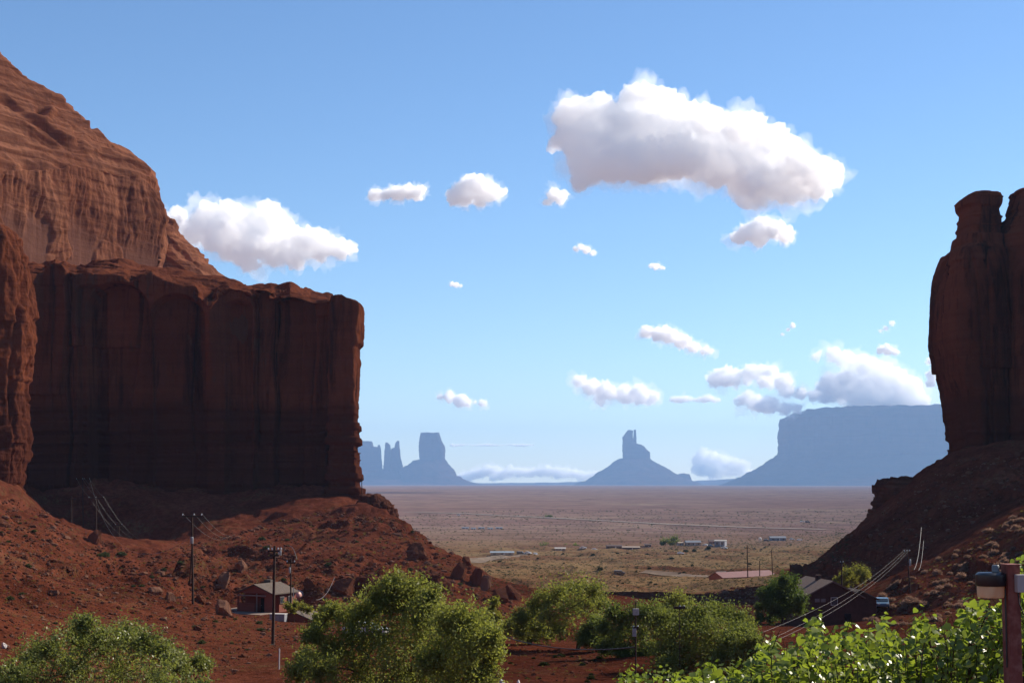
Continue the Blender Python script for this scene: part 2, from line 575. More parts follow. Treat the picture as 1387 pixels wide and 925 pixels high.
def ground_material():
    t = NT("red_desert_soil")
    c = t.coord()
    sep = t.n('ShaderNodeSeparateXYZ'); t.l(c, sep.inputs[0])
    # distance of the soil change is a place on the map: red dune soil near the cliffs, tan scrub flats beyond, haze tint mixed into the farthest
    dist = t.math('ADD', sep.outputs['Y'], t.math('MULTIPLY', t.math('SUBTRACT', t.noise(c, 0.006, 4), 0.5), 420.0))
    fa = t.n('ShaderNodeAttribute'); fa.attribute_name = 'flat_land'
    flat = t.n('ShaderNodeMapRange'); flat.inputs['From Min'].default_value = .35; flat.inputs['From Max'].default_value = .75
    t.l(t.math('ADD', fa.outputs['Fac'], t.math('MULTIPLY', t.math('SUBTRACT', t.noise(c, 0.02, 4), 0.5), 1.1)), flat.inputs['Value'])
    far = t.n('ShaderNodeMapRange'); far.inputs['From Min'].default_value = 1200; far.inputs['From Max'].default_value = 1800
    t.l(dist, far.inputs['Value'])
    n1 = t.noise(c, 0.05, 5, 0.6)
    n2 = t.noise(c, 0.6, 6, 0.7)
    n3 = t.noise(c, 3.0, 5, 0.7)
    red = t.ramp(n1, [(0.32, (.150, .042, .024)), (0.55, (.245, .072, .040)), (0.75, (.31, .105, .057))])
    red = t.mix(t.gray(n2, 0.42, 0.62), t.mix(0.55, red, (.075, .019, .010)), red)  # crevice shade put into the colour: hollows of the bump noise go darker
    red = t.mix(t.math('MULTIPLY', t.gray(n3, 0.56, 0.70), 0.55), red, (.25, .095, .055))
    # dry grass patches
    gmask = t.math('MULTIPLY', t.gray(t.noise(c, 0.09, 5, 0.7), 0.52, 0.66), t.gray(t.noise(c, 1.3, 3, 0.6), 0.45, 0.6))
    red = t.mix(t.math('MULTIPLY', gmask, 0.55), red, (.20, .15, .065))
    cs = t.coord((1.0, 2.2, 1.0))
    p1 = t.noise(cs, 0.011, 6, 0.65)
    tan = t.ramp(p1, [(0.30, (.19, .070, .040)), (0.43, (.33, .165, .085)), (0.56, (.48, .305, .145)), (0.72, (.33, .13, .075))])
    v = t.n('ShaderNodeTexVoronoi'); v.inputs['Scale'].default_value = 0.28; t.l(c, v.inputs['Vector'])
    scr = t.math('MULTIPLY', t.ramp(v.outputs['Distance'], [(0.24, (1, 1, 1)), (0.36, (0, 0, 0))]), t.gray(t.noise(c, 0.03, 4), 0.35, 0.6))
    tan = t.mix(t.math('MULTIPLY', scr, 0.8), tan, (.075, .070, .038))
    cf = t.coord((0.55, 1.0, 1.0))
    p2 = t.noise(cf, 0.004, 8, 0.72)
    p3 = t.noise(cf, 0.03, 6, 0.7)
    fc = t.ramp(p2, [(0.30, (.36, .200, .165)), (0.5, (.45, .275, .215)), (0.66, (.53, .36, .25))])  # pale far sand, with a pinkish haze tint painted into it
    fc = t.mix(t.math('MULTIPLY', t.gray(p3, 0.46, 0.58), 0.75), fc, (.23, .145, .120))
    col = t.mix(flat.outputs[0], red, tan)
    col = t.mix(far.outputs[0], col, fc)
    col = t.mix(1.0, col, tone((.95, .95, .95)), 'MULTIPLY')
    h = t.math('ADD', t.math('MULTIPLY', n2, 1.0), t.math('MULTIPLY', n3, 0.35))
    return t.finish(col, 0.95, h, 0.9, 0.6, 0.0)

def build_terrain():
    af = np.linspace(-0.40, 0.40, 900)
    ac = np.concatenate([-np.geomspace(0.405, math.pi, 46)[::-1], af, np.geomspace(0.405, math.pi, 46)])
    rr = np.concatenate([np.geomspace(4, 70, 60), np.geomspace(70, 560, 560)[1:], np.geomspace(560, 1500, 200)[1:], np.geomspace(1500, 36500, 120)[1:]])
    A, R = np.meshgrid(ac, rr)
    X, Y = R * np.sin(A), R * np.cos(A)
    Z = height(X, Y)
    _GRID.update(a=ac, r=rr, z=Z)
    V = np.stack([X, Y, Z], -1)
    f = grid_faces(len(rr), len(ac))
    hub = np.array([[0, 0, Z[0].mean()]])
    n0 = V.shape[0] * V.shape[1]
    fan = np.stack([np.full(len(ac) - 1, n0), np.arange(1, len(ac)), np.arange(len(ac) - 1)], -1)[:, ::-1]
    _, res, _r = base_h(X, Y)
    fl = sstep(330, 600, R.ravel()) * (1 - sstep(1.5, 6.0, np.abs(res)))
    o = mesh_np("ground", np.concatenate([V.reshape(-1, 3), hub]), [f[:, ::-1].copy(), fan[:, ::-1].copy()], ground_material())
    add_attr(o, 'flat_land', np.concatenate([fl, [0.0]]))
    return tag(o, "red desert soil of the slopes running out to a tan scrub plain", None, None, 'structure')
ground = build_terrain()
# ------------------------------------------------------------------ cliffs and buttes
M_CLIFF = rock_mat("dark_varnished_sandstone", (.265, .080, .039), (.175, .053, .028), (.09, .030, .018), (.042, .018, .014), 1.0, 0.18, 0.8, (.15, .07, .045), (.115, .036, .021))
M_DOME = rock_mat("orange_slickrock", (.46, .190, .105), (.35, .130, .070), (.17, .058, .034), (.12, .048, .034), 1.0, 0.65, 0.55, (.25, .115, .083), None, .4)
M_LEDGE = rock_mat("red_ledge_rock", (.22, .085, .052), (.15, .058, .036), (.09, .034, .024), (.05, .024, .02), 2.5, 0.7, 0.3)
M_FAR = rock_mat("distant_sandstone", (.15, .065, .045), (.11, .048, .036), (.075, .034, .028), (.055, .028, .025), 0.12, 0.4, 0.5)

M_BUTTE = rock_mat("dark_butte_sandstone", (.235, .072, .036), (.145, .045, .025), (.07, .025, .016), (.030, .014, .011), 1.0, .15, .9, None, (.11, .036, .021), .9)

def loft(stations, segs):
    """stations: [(px, [(Y, py), ...])] -> (nv, nu, 3) points; segs: (count across, [counts along])."""
    nu, nvs = segs
    px = np.array([s[0] for s in stations], float)
    K = len(stations[0][1])
    u = np.linspace(px[0], px[-1], nu)
    Yk = np.stack([np.interp(u, px, [s[1][k][0] for s in stations]) for k in range(K)])
    Pk = np.stack([np.interp(u, px, [s[1][k][1] for s in stations]) for k in range(K)])
    rowsY, rowsP = [], []
    for k in range(K - 1):
        n = nvs[k]
        t = np.linspace(0, 1, n + 1)[:-1] if k < K - 2 else np.linspace(0, 1, n + 1)
        rowsY.append(Yk[k][None] * (1 - t[:, None]) + Yk[k + 1][None] * t[:, None])
        rowsP.append(Pk[k][None] * (1 - t[:, None]) + Pk[k + 1][None] * t[:, None])
    Y = np.concatenate(rowsY); Q = np.concatenate(rowsP)
    U = np.broadcast_to(u[None], Y.shape)
    return U, Q, Y

def smooth_rows(A, n):
    for _ in range(n):
        B = A.copy()
        B[1:-1] = (A[:-2] + 2 * A[1:-1] + A[2:]) / 4
        A = B
    return A

def arch(U, Q, c, w, top, depth, soft=4.0, curve=0.5):
    t = (U - c) / w
    edge = top + curve * w * (1 - np.sqrt(np.clip(1 - t * t, 0, 1)))
    return depth * sstep(1.0, 1.0 - soft / w, np.abs(t)) * sstep(edge, edge + soft * 1.2, Q)

def cracks(X, Y, Z, s=1.0, seed=0.0):
    """Vertical joint pattern of a massive sandstone wall, metres out of the face."""
    a = fbm(xyz(X, Y, Z, .035 * s, .035 * s, .007 * s, seed), 3)
    b = ridged(xyz(X, Y, Z, .07 * s, .07 * s, .012 * s, seed + 4), 3)
    c = fbm(xyz(X, Y, Z, .28 * s, .28 * s, .06 * s, seed + 8), 4)
    d = fbm(xyz(X, Y, Z, .05 * s, .05 * s, .45 * s, seed + 12), 3)
    j = joints(X, Y, Z, 19.0, seed) * 3.2 + joints(X, Y, Z, 6.5, seed + 3) * .9
    return (1.5 * a - 0.4 * np.maximum(b - 0.8, 0) + j + 0.45 * c + 0.12 * d) / s

def joints(X, Y, Z, w, seed):
    """Flat slabs between near-vertical joints: one random depth per slab, a narrow groove between."""
    q = (X + .35 * Y + 4.0 * fbm(xyz(X, Y, Z, .02, .02, .012, seed), 2) + .5 * fbm(xyz(X, Y, Z, .2, .2, .06, seed), 2)) / w
    i = np.floor(q); f = q - i
    zc = np.floor((Z + 30 * np.sin(i * 4.1)) / 34.0)
    r = np.sin(i * 78.233 + zc * 31.7 + seed * 7.1) * 43758.5453; r = r - np.floor(r)
    e = np.minimum(f, 1 - f)
    t = np.sin(i * 12.7 + seed) * 9871.13; t = t - np.floor(t)
    return (r - .5) * sstep(0, .05, e) + (t - .5) * .7 * (f - .5) - .35 * (1 - sstep(0, .045, e))

def bed_steps(Z, X, Y, h, amp, seed=0.0):
    w = fbm(xyz(X, Y, 0, .03, .03, 0, seed), 2)
    t = (Z + w * h * 0.5) / h
    i = np.floor(t)
    r = np.sin(i * 12.9898 + seed) * 43758.5453
    r = r - np.floor(r)
    fr = t - i
    return amp * (r - 0.5) * sstep(0, .12, fr) * sstep(1, .88, fr)

def long_cliff():
    root = empty("sandstone_cliff", "long sandstone cliff with a dark shaded wall and a sunlit rounded dome on top", "cliff", tuple(P(260, 664, 520)))
    base = root.location
    # --- the wall: foot, lip, rounded shoulder, foot of the dome, back
    lip = [(-90, 372), (0, 376), (40, 374), (60, 371), (66, 362), (74, 357), (83, 358), (92, 370), (104, 371), (118, 369), (140, 372), (168, 377), (176, 384),
           (190, 380), (206, 371), (222, 380), (242, 386), (262, 391), (276, 408), (287, 417), (296, 402), (310, 388), (326, 392), (342, 402), (345, 393), (352, 392), (369, 393), (373, 406),
           (392, 402), (420, 405), (446, 407), (447.6, 409), (449.5, 412)]
    top = [(-90, 352), (0, 352), (60, 357), (75, 354), (104, 362), (128, 358), (160, 358), (190, 366), (215, 369), (245, 372), (270, 376), (300, 381), (325, 387), (342, 391), (352, 391), (369, 392), (376, 394), (393, 388), (405, 394), (420, 402), (447, 406), (449.5, 411)]
    pxs = np.unique(np.concatenate([[a for a, _ in lip], [a for a, _ in top]]))
    L = np.interp(pxs, *zip(*lip)); T = np.interp(pxs, *zip(*top))
    st = []
    for x, l, t in zip(pxs, L, T):
        if x >= 449: d = 45
        elif x >= 447.5: d = 6
        else: d = 0
        foot = 500 + d
        dl = np.interp(x, [0, 300, 345, 450], [42, 38, 22, 12])
        t = min(t, l - 1.0)
        st.append((x, [(foot - 5, 712), (foot, 640), (foot + 3, l), (foot + 3 + dl * .35, l * .5 + t * .5), (foot + 3 + dl, t), (foot + 75, t - 2), (foot + 95, 560), (foot + 95, 700)]))
    U, Q, Y = loft(st, (760, [30, 250, 40, 40, 16, 14, 4]))
    rowz = np.arange(Y.shape[0])
    wallm = ((rowz < 290) * 1.0)[:, None]
    Y = smooth_rows(Y, 3)
    rel = arch(U, Q, 158, 46, 381, 5.5, 6, .9) + arch(U, Q, 240, 40, 397, 4.0, 5, 1.0) + arch(U, Q, 120, 18, 384, 2.0, 5, .5) + arch(U, Q, 322, 20, 404, 2.5, 5, .6)
    rel = rel + 3.5 * sstep(343, 346, U) * sstep(372, 369, U) * 0 + 3.0 * sstep(343.5, 345.5, U) + 2.2 * sstep(369.5, 371.5, U) - 2.5 * sstep(406, 409, U)
    for c in (92, 343.5, 370):
        rel = rel + 2.2 * np.exp(-((U - c - 2 * np.sin(Q * .05 + c)) / 1.6) ** 2)
    rel = rel - 4.0 * np.exp(-((U - 287) / 9) ** 2) * sstep(560, 430, Q)
    rel = rel - 3.0 * sstep(60, 48, U) * sstep(480, 380, Q)
    V = P(U, Q, Y)
    X, Yw, Z = V[..., 0], V[..., 1], V[..., 2]
    n = grid_normals(V)
    d = cracks(X, Yw, Z, 1.0, 3.0)
    low = sstep(26, 16, Z)
    d = d * (1 - 0.45 * low) + low * (bed_steps(Z, X, Yw, 3.3, 2.2, 2.0) + bed_steps(Z, X, Yw, 1.3, .7, 5.0) - 1.2)
    topm = sstep(0.3, 0.6, n[..., 2])
    ter = bed_steps(Z + 0.16 * X, X, Yw, 1.8, 2.4, 9.0) + 0.8 * fbm(xyz(X, Yw, Z, .12, .12, .3, 3), 4) + 1.2 * fbm(xyz(X, Yw, Z, .05, .05, .1, 6), 3)
    d = d * (1 - topm) + ter * topm
    V = V + n * d[..., None]
    V[..., 1] += rel * wallm * 1.5
    pt = sstep(.25, .6, np.exp(-((U - 104) / 13) ** 4 - ((Q - 405) / 38) ** 4) + .35 * fbm(xyz(X, Yw, Z, .15, .15, .05, 3), 3)) * wallm * .6
    pt = np.maximum(pt, sstep(.45, .6, np.exp(-((U - 316) / 18) ** 2 - ((Q - 440) / 24) ** 2) + .7 * fbm(xyz(X, Yw, Z, .2, .2, .05, 5), 4)) * wallm)
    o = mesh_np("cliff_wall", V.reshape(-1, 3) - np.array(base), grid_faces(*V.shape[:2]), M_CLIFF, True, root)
    add_attr(o, 'patch', pt)
    add_attr(o, 'shale', sstep(24, 19, Z + 1.2 * fbm(xyz(X, Yw, Z, .05, .05, .02, 61), 3)))
    # --- the dome
    crest = [(-420, -300), (-200, -90), (0, 79), (17, 93), (47, 122), (78, 144), (117, 173), (148, 200), (175, 216), (195, 229), (207, 243), (215, 264), (218.6, 282), (219.6, 300)]
    cx, cy = zip(*crest)
    st = []
    for x in [-420, -200, -80, 0, 17, 47, 78, 98, 117, 148, 175, 190, 200, 207, 213, 216.5, 218.6, 219.6]:
        c = float(np.interp(x, cx, cy))
        wt = float(np.interp(x, [-420, 0, 120, 200, 213, 219.6], [150, 226, 222, 240, 262, 302]))
        wt = max(wt, c + 3)
        y0 = 545 + (x + 0) * 0.44
        rise = (wt - c) / 2200 * 570
        yb = y0 + 6 + rise * 1.5
        st.append((x, [(y0 - 2, 400), (y0, 360), (y0 + 2, wt + 6), (y0 + 5, wt - 1), (y0 + 6 + rise * .75, wt * .5 + c * .5 - 3), (yb, c), (yb + 40, c + 5), (yb + 130, 420)]))
    x = 221.0
    st.append((x, [(690, 400), (690, 360), (690, 320), (691, 318), (692, 315), (693, 312), (730, 320), (790, 420)]))
    U, Q, Y = loft(st, (640, [14, 170, 14, 90, 90, 20, 12]))
    Y = smooth_rows(Y, 3)
    V = P(U, Q, Y)
    X, Yw, Z = V[..., 0], V[..., 1], V[..., 2]
    n = grid_normals(V)
    up = sstep(0.25, 0.5, n[..., 2])
    tilt = Z + 0.22 * X - 0.05 * Yw + 3.0 * fbm(xyz(X, Yw, Z, .015, .015, .015, 2), 2)
    flute = fbm(xyz(X, Yw, Z, .16, .16, .04, 4), 4) * .8 + joints(X, Yw, Z, 17.0, 9.0) * 1.6 + 0.35 * ridged(xyz(X, Yw, Z, .36, .36, .11, 4), 3) + 1.6 * fbm(xyz(X, Yw, Z, .06, .06, .05, 5), 3) + .9 * bed_steps(Z, X, Yw, 9.0, 1.6, 2.0) + .22 * fbm(xyz(X, Yw, Z, .5, .5, .4, 5), 3)
    lower = sstep(96, 84, Z + 9 * fbm(xyz(X, Yw, Z, .06, .06, .02, 81), 2))
    flute = flute - 1.6 * lower
    smoothpatch = sstep(-.02, .10, fbm(xyz(X, Yw, Z, .045, .045, .03, 55), 4)) * lower * sstep(.25, .1, n[..., 2])
    flute = flute * (1 - .85 * smoothpatch) - 1.6 * smoothpatch
    slick = bed_steps(tilt + .25 * Z, X, Yw, 24.0, 7.0, 5.0) + bed_steps(tilt, X, Yw, 9.0, 3.0, 3.0) + bed_steps(tilt, X, Yw, 2.3, .8, 8.0) + 1.3 * fbm(xyz(X, Yw, Z, .05, .05, .09, 7), 4) + .25 * fbm(xyz(X, Yw, Z, .3, .3, .6, 7), 3)
    slick = slick - 5 * np.exp(-(((U - 52) / 6) ** 2 + ((Q - 157) / 5) ** 2)) + 3.5 * np.exp(-(((U - 60) / 9) ** 2 + ((Q - 158) / 6) ** 2))
    d = flute * (1 - up) + slick * up
    V = V + n * d[..., None]
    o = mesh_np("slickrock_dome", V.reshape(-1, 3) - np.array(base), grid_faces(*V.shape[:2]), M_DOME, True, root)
    add_attr(o, 'patch', smoothpatch * .9)
    # --- smaller dome behind the shoulder
    sil = [(219, 290), (222, 291), (235, 297), (249, 317), (272, 336), (288, 360), (304, 375), (325, 387), (340, 391), (352, 396), (372, 412)]
    sx, sy = zip(*sil)
    st = []
    for x in list(np.linspace(190, 236, 6)) + [249, 260, 272, 280, 288, 296, 304, 325, 340, 352, 372]:
        c = float(np.interp(x, sx, sy)); b = 402
        y0 = 672 + (x - 200) * .12
        st.append((x, [(y0, 430), (y0, b), (y0 + 4, b * .75 + c * .25), (y0 + 10, b * .4 + c * .6), (y0 + 22, b * .12 + c * .88), (y0 + 40, c), (y0 + 90, c + 12), (y0 + 120, 430)]))
    U, Q, Y = loft(st, (260, [4, 24, 34, 34, 30, 16, 6]))
    V = P(U, Q, Y); X, Yw, Z = V[..., 0], V[..., 1], V[..., 2]
    n = grid_normals(V)
    tilt = Z + 0.75 * X + 2.0 * fbm(xyz(X, Yw, Z, .03, .03, .03, 2), 2)
    d = bed_steps(tilt, X, Yw, 8.0, 3.6, 1.0) + 1.0 * fbm(xyz(X, Yw, Z, .1, .1, .1, 7), 4) + bed_steps(Z, X, Yw, 2.2, .9, 8.0)
    V = V + n * d[..., None]
    mesh_np("slickrock_knob", V.reshape(-1, 3) - np.array(base), grid_faces(*V.shape[:2]), M_DOME, True, root)
    # --- split pillar at the end of the wall
    rows = [(705, 443, 497, 503, 10), (672, 445.5, 489.5, 503, 8), (640, 446, 487, 503, 8), (596, 446.5, 485.5, 503, 8), (550, 447, 483, 503, 8), (490, 450, 484.5, 503, 8),
            (471, 450, 483.5, 503, 8), (466, 449, 488.5, 503, 8), (440, 449, 489.5, 503, 8), (414, 449, 490, 503, 8), (410, 449.5, 485, 503, 7.8), (404, 450.5, 470, 503, 7.6), (402.5, 451, 465, 503, 7.4)]
    block("rock_pillar", rows, 200, 260, 12, lambda X, Y, Z, n: 0.6 * fbm(xyz(X, Y, Z, .3, .3, .14, 8), 4) + 0.5 * bed_steps(Z, X, Y, 9.0, 1.0, 4.0) + sstep(24, 14, Z) * bed_steps(Z, X, Y, 2.2, 2.2, 2.0), M_CLIFF, root)
    return root

def block(name, rows, nu, nv, ex, disp, mat, parent=None, cap=10, skew=0.0):
    """Upright rock of rounded-box sections; rows bottom to top (py, pxL, pxR, Y, half depth)."""
    rows = np.array(rows, float)
    seg = np.concatenate([[0], np.cumsum(np.hypot(np.diff(rows[:, 0]), 0.5 * np.hypot(np.diff(rows[:, 1]), np.diff(rows[:, 2]))) + 1e-3)])
    t = np.linspace(0, seg[-1], nv)
    R = np.stack([np.interp(t, seg, rows[:, k]) for k in range(5)], 1)
    s = 1 - (np.linspace(0, 1, cap + 1)[1:]) ** 1.0
    capr = np.repeat(R[-1:], cap, 0)
    mid = (capr[:, 1] + capr[:, 2]) / 2
    half = (capr[:, 2] - capr[:, 1]) / 2 * np.maximum(s, 0.002)
    capr[:, 1], capr[:, 2] = mid - half, mid + half
    capr[:, 4] *= np.maximum(s, 0.002)
    R = np.concatenate([R, capr])
    a = np.linspace(0, 2 * math.pi, nu, endpoint=False)
    ca, sa = np.cos(a), np.sin(a)
    k = (np.abs(ca) ** ex + np.abs(sa) ** ex) ** (-1.0 / ex)
    ux, uy = ca * k, sa * k
    L = P(R[:, 1], R[:, 0], R[:, 3]); Rr = P(R[:, 2], R[:, 0], R[:, 3])
    X = (L[:, 0:1] + Rr[:, 0:1]) / 2 + (Rr[:, 0:1] - L[:, 0:1]) / 2 * ux[None]
    Yc = R[:, 3:4] + R[:, 4:5] * uy[None] + skew * (Rr[:, 0:1] - L[:, 0:1]) / 2 * ux[None]
    Z = np.broadcast_to(L[:, 2:3], X.shape)
    V = np.stack([X, Yc, Z], -1)
    n = grid_normals(V, True)
    if disp is not None:
        d = disp(V[..., 0], V[..., 1], V[..., 2], n)
        V = V + n * d[..., None]
    Zf = V[..., 2].copy(); XYf = V[..., :2].copy()
    off = np.array(parent.location) if parent is not None else np.array([V[0, :, 0].mean(), V[0, :, 1].mean(), V[0, 0, 2]])
    o = mesh_np(name, V.reshape(-1, 3) - off, grid_faces(V.shape[0], nu, True), mat, True, parent, None if parent is not None else tuple(off))
    if mat in (M_CLIFF, M_BUTTE):
        add_attr(o, 'shale', sstep(24, 19, Zf + 1.2 * fbm(xyz(XYf[..., 0], XYf[..., 1], Zf, .05, .05, .02, 61), 3)))
    return o

long_cliff()

# near buttress at the edge of the frame
o = block("rock_buttress", [(690, -150, 36, 432, 14), (660, -140, 28, 432, 13), (640, -140, 31, 432, 13), (600, -140, 40, 432, 13), (560, -140, 37, 432, 13), (510, -140, 33, 432, 13), (490, -140, 40, 432, 13),
    (460, -140, 44, 432, 13), (430, -140, 40, 432, 13), (400, -140, 34, 432, 13), (370, -140, 31, 432, 13), (345, -140, 27, 432, 12), (325, -140, 21, 432, 11), (312, -130, 8, 432, 10), (306, -120, -5, 432, 8)],
    260, 300, 3.5, lambda X, Y, Z, n: cracks(X, Y, Z, 1.5, 21) * .8 + .8 * fbm(xyz(X, Y, Z, .3, .3, .2, 2), 4) + bed_steps(Z, X, Y, 3.0, .6, 3.0) * sstep(30, 15, Z) + joints(X, Y, Z, 6.0, 3) * 1.2, M_CLIFF)
tag(o, "rough rock buttress with a sunlit edge standing in front of the long cliff", "rock buttress")

# butte on the other side
def shaded_butte():
    root = empty("sandstone_butte", "tall dark butte of fused rock towers rising above the shaded slope", "butte", tuple(P(1400, 620, 462)))
    dsp = lambda sd: (lambda X, Y, Z, n: -1.0 + joints(X, Y, Z, 8.0, sd + 5) * 2.2 * (1 - .8 * sstep(56, 70, Z)) + cracks(X, Y, Z, 1.15, sd) * (1.0 - .75 * sstep(56, 70, Z)) + sstep(20, 8, Z) * bed_steps(Z, X, Y, 2.6, 1.4, 2.0) + sstep(62, 68, Z) * .7 * bed_steps(Z, X, Y, 2.6, 2.0, 6.0))
    block("rock_tower", [(680, 1262, 1382, 462, 24), (640, 1278, 1372, 462, 21), (612, 1287, 1366, 462, 20), (590, 1288, 1364, 462, 20), (567, 1283, 1362, 462, 20), (531, 1278, 1360, 462, 20), (508, 1272, 1358, 462, 19), (485, 1271, 1357, 462, 19),
        (463, 1266, 1356, 462, 19), (422, 1267, 1355, 462, 18), (390, 1271, 1354, 462, 17), (342, 1281, 1353, 462, 15), (333, 1292, 1353, 462, 13), (300, 1297, 1355, 462, 12), (286, 1299, 1351, 462, 12), (281, 1297, 1353, 462, 12), (272, 1296, 1354, 462, 12), (266, 1302, 1351, 462, 11), (261, 1311, 1346, 462, 9)],
        260, 420, 3.0, dsp(31), M_BUTTE, root)
    block("rock_tower", [(680, 1335, 1480, 455, 26), (600, 1344, 1462, 455, 22), (480, 1346, 1455, 455, 20), (380, 1350, 1450, 455, 18), (320, 1350, 1445, 458, 15), (298, 1357, 1440, 460, 13), (282, 1368, 1436, 460, 12), (266, 1373, 1434, 460, 11), (259, 1371, 1430, 460, 10)],
        220, 380, 3.2, dsp(47), M_BUTTE, root)
    block("rock_tower", [(720, 1425, 1950, 432, 85), (560, 1445, 1940, 432, 78), (400, 1455, 1930, 432, 72), (270, 1462, 1900, 432, 66), (215, 1490, 1860, 432, 50)],
        200, 200, 3.2, dsp(63), M_BUTTE, root)
    return root
shaded_butte()

# bedded ledges standing out of the two slopes
def ledge(label, rows, seed, nu=160, nv=90, ex=3.4, name="rock_ledge"):
    o = block(name, rows, nu, nv, ex, lambda X, Y, Z, n: .7 * fbm(xyz(X, Y, Z, .35, .35, .3, seed), 4) + bed_steps(Z, X, Y, 1.1, 1.3, seed) - .5 * np.maximum(ridged(xyz(X, Y, Z, .3, .3, .06, seed), 2) - .7, 0) * 2, M_LEDGE, None, 6)
    return tag(o, label, "rock ledge")
ledge("broken bedded ledge at the foot of the cliff's end pillar", [(730, 478, 545, 462, 9), (712, 480, 538, 462, 8), (698, 482, 539, 462, 8), (685, 484, 535, 462, 8), (678, 486, 526, 462, 7), (672, 490, 512, 462, 6)], 5)
ledge("dark jutting ledge high on the shaded slope below the butte", [(705, 1182, 1330, 436, 14), (688, 1187, 1320, 436, 13), (670, 1188, 1315, 436, 13), (658, 1186, 1310, 436, 13), (652, 1192, 1300, 436, 12), (645, 1212, 1290, 436, 10)], 6)
ledge("low dark ledge face above the crown of the big tree", [(822, 474, 532, 258, 4), (808, 478, 528, 258, 4), (795, 479, 524, 258, 4), (786, 480, 521, 258, 4), (783, 483, 517, 258, 3.4)], 7)
ledge("blocky ledge along the toe of the red slope", [(815, 558, 618, 290, 5), (800, 564, 610, 290, 5), (785, 566, 606, 290, 5), (778, 570, 603, 290, 4.5), (774, 576, 598, 290, 4)], 8)

# far buttes of the valley, kilometres away
def far_block(name, rows, ex, amp, parent=None, nu=120, nv=120, ws=1.0, mat=None):
    rows = [(*q[:4], q[4] * 3.0) for q in rows]; amp *= 2.9; ws *= .33
    return block(name, rows, nu, nv, ex, lambda X, Y, Z, n: amp * (fbm(xyz(X, Y, Z, .012 * ws, .012 * ws, .004 * ws, 4), 4) + .5 * bed_steps(Z, X, Y, 22.0, 1.0, 3.0) * sstep(.6, .2, np.abs(n[..., 2]))), mat or M_FAR, parent)
YB = 28000
r = empty("distant_butte", "hazy blue butte with a flat square cap above a stepped talus skirt", "butte", tuple(P(590, 655, YB)))
far_block("talus_skirt", [(664, 520, 668, YB, 420), (655.5, 528, 643, YB, 330), (652, 535, 634, YB, 270), (645, 540, 619, YB, 220), (636, 543, 615.5, YB, 190), (633.5, 547, 612, YB, 170), (630, 554, 606, YB, 140), (626, 560, 604, YB, 110), (623, 567, 602, YB, 90)], 2.4, 12, r)
far_block("rock_cap", [(634, 568, 603, YB, 75), (626, 569, 602, YB, 70), (606, 567.5, 602, YB, 70), (598, 568.3, 598, YB, 68), (590, 569.5, 595.5, YB, 66), (586.3, 570, 594.5, YB, 64)], 4, 6, r)
r = empty("distant_butte", "pair of thin hazy rock fingers beside the square capped butte", "butte", tuple(P(532, 655, YB)))
far_block("rock_finger", [(650, 514, 536, YB, 60), (634, 519, 531, YB, 40), (612, 521, 530.5, YB, 28), (602, 521.7, 528.5, YB, 22), (599.3, 522, 525, YB, 14)], 2.6, 5, r, 60, 80)
far_block("rock_finger", [(650, 523, 556, YB, 70), (634, 527, 546, YB, 45), (620, 528.5, 543, YB, 34), (607, 530, 542, YB, 28), (606, 534, 541.5, YB, 22), (600, 535.5, 541.3, YB, 18), (597, 538, 541, YB, 12)], 2.6, 4, r, 60, 80)
r = empty("distant_butte", "row of joined hazy spires half hidden by the end of the long cliff", "butte", tuple(P(490, 655, YB)))
far_block("talus_skirt", [(664, 380, 620, YB, 420), (655, 400, 585, YB, 330), (648, 420, 560, YB, 250), (641, 435, 545, YB, 180), (637, 450, 528, YB, 120)], 2.2, 10, r)
for rows in ([(650, 455, 524, YB, 100), (634, 460, 518.5, YB, 70), (607, 462, 516, YB, 55), (605, 470, 513.5, YB, 48)], [(640, 465, 512, YB, 60), (612, 470, 509, YB, 44), (603, 474, 506, YB, 40), (599, 480, 505, YB, 34), (597.3, 483, 504, YB, 30)],
             [(640, 470, 499, YB, 70), (606, 478, 494, YB, 40), (597, 482, 490, YB, 26)], [(630, 509, 516, YB, 30), (606, 510.5, 515.5, YB, 20), (602.5, 512, 514.5, YB, 12)]):
    far_block("rock_spire", rows, 2.6, 5, r, 60, 80)
r = empty("distant_butte", "hazy spired butte with twin fingers on a broad cone of talus", "butte", tuple(P(865, 655, YB)))
far_block("talus_skirt", [(662, 770, 960, YB, 520), (652, 793, 937, YB, 420), (645, 804, 922, YB, 330), (639, 813, 908, YB, 270), (632, 824, 896, YB, 200), (626, 831, 889, YB, 150), (623.5, 836, 885, YB, 120), (620, 842, 881, YB, 80)], 2.2, 13, r)
far_block("talus_knoll", [(660, 905, 944, YB, 90), (652, 911, 937, YB, 80), (645, 914, 936, YB, 60), (642, 919, 934.5, YB, 40), (640.8, 925, 933, YB, 25)], 2.6, 8, r, 60, 60)
far_block("rock_cap", [(632, 841, 883, YB, 70), (625, 843, 881.5, YB, 60), (612, 843, 881, YB, 55), (609, 843, 877, YB, 50), (605, 843, 873.5, YB, 45), (602, 843.2, 869, YB, 40), (600, 843.5, 860, YB, 32), (592, 843.5, 857, YB, 26), (585, 849, 857, YB, 18), (583, 851.5, 856.5, YB, 12)], 3.2, 6, r)
far_block("rock_finger", [(615, 857, 864, YB, 14), (601, 857.9, 862.4, YB, 11), (590, 858, 862, YB, 9), (581.8, 858.6, 861.4, YB, 7)], 3, 1.5, r, 40, 60)
YM = 24000
r = empty("distant_mesa", "long flat topped hazy mesa with sheer walls above a smooth skirt", "mesa", tuple(P(1200, 650, YM)))
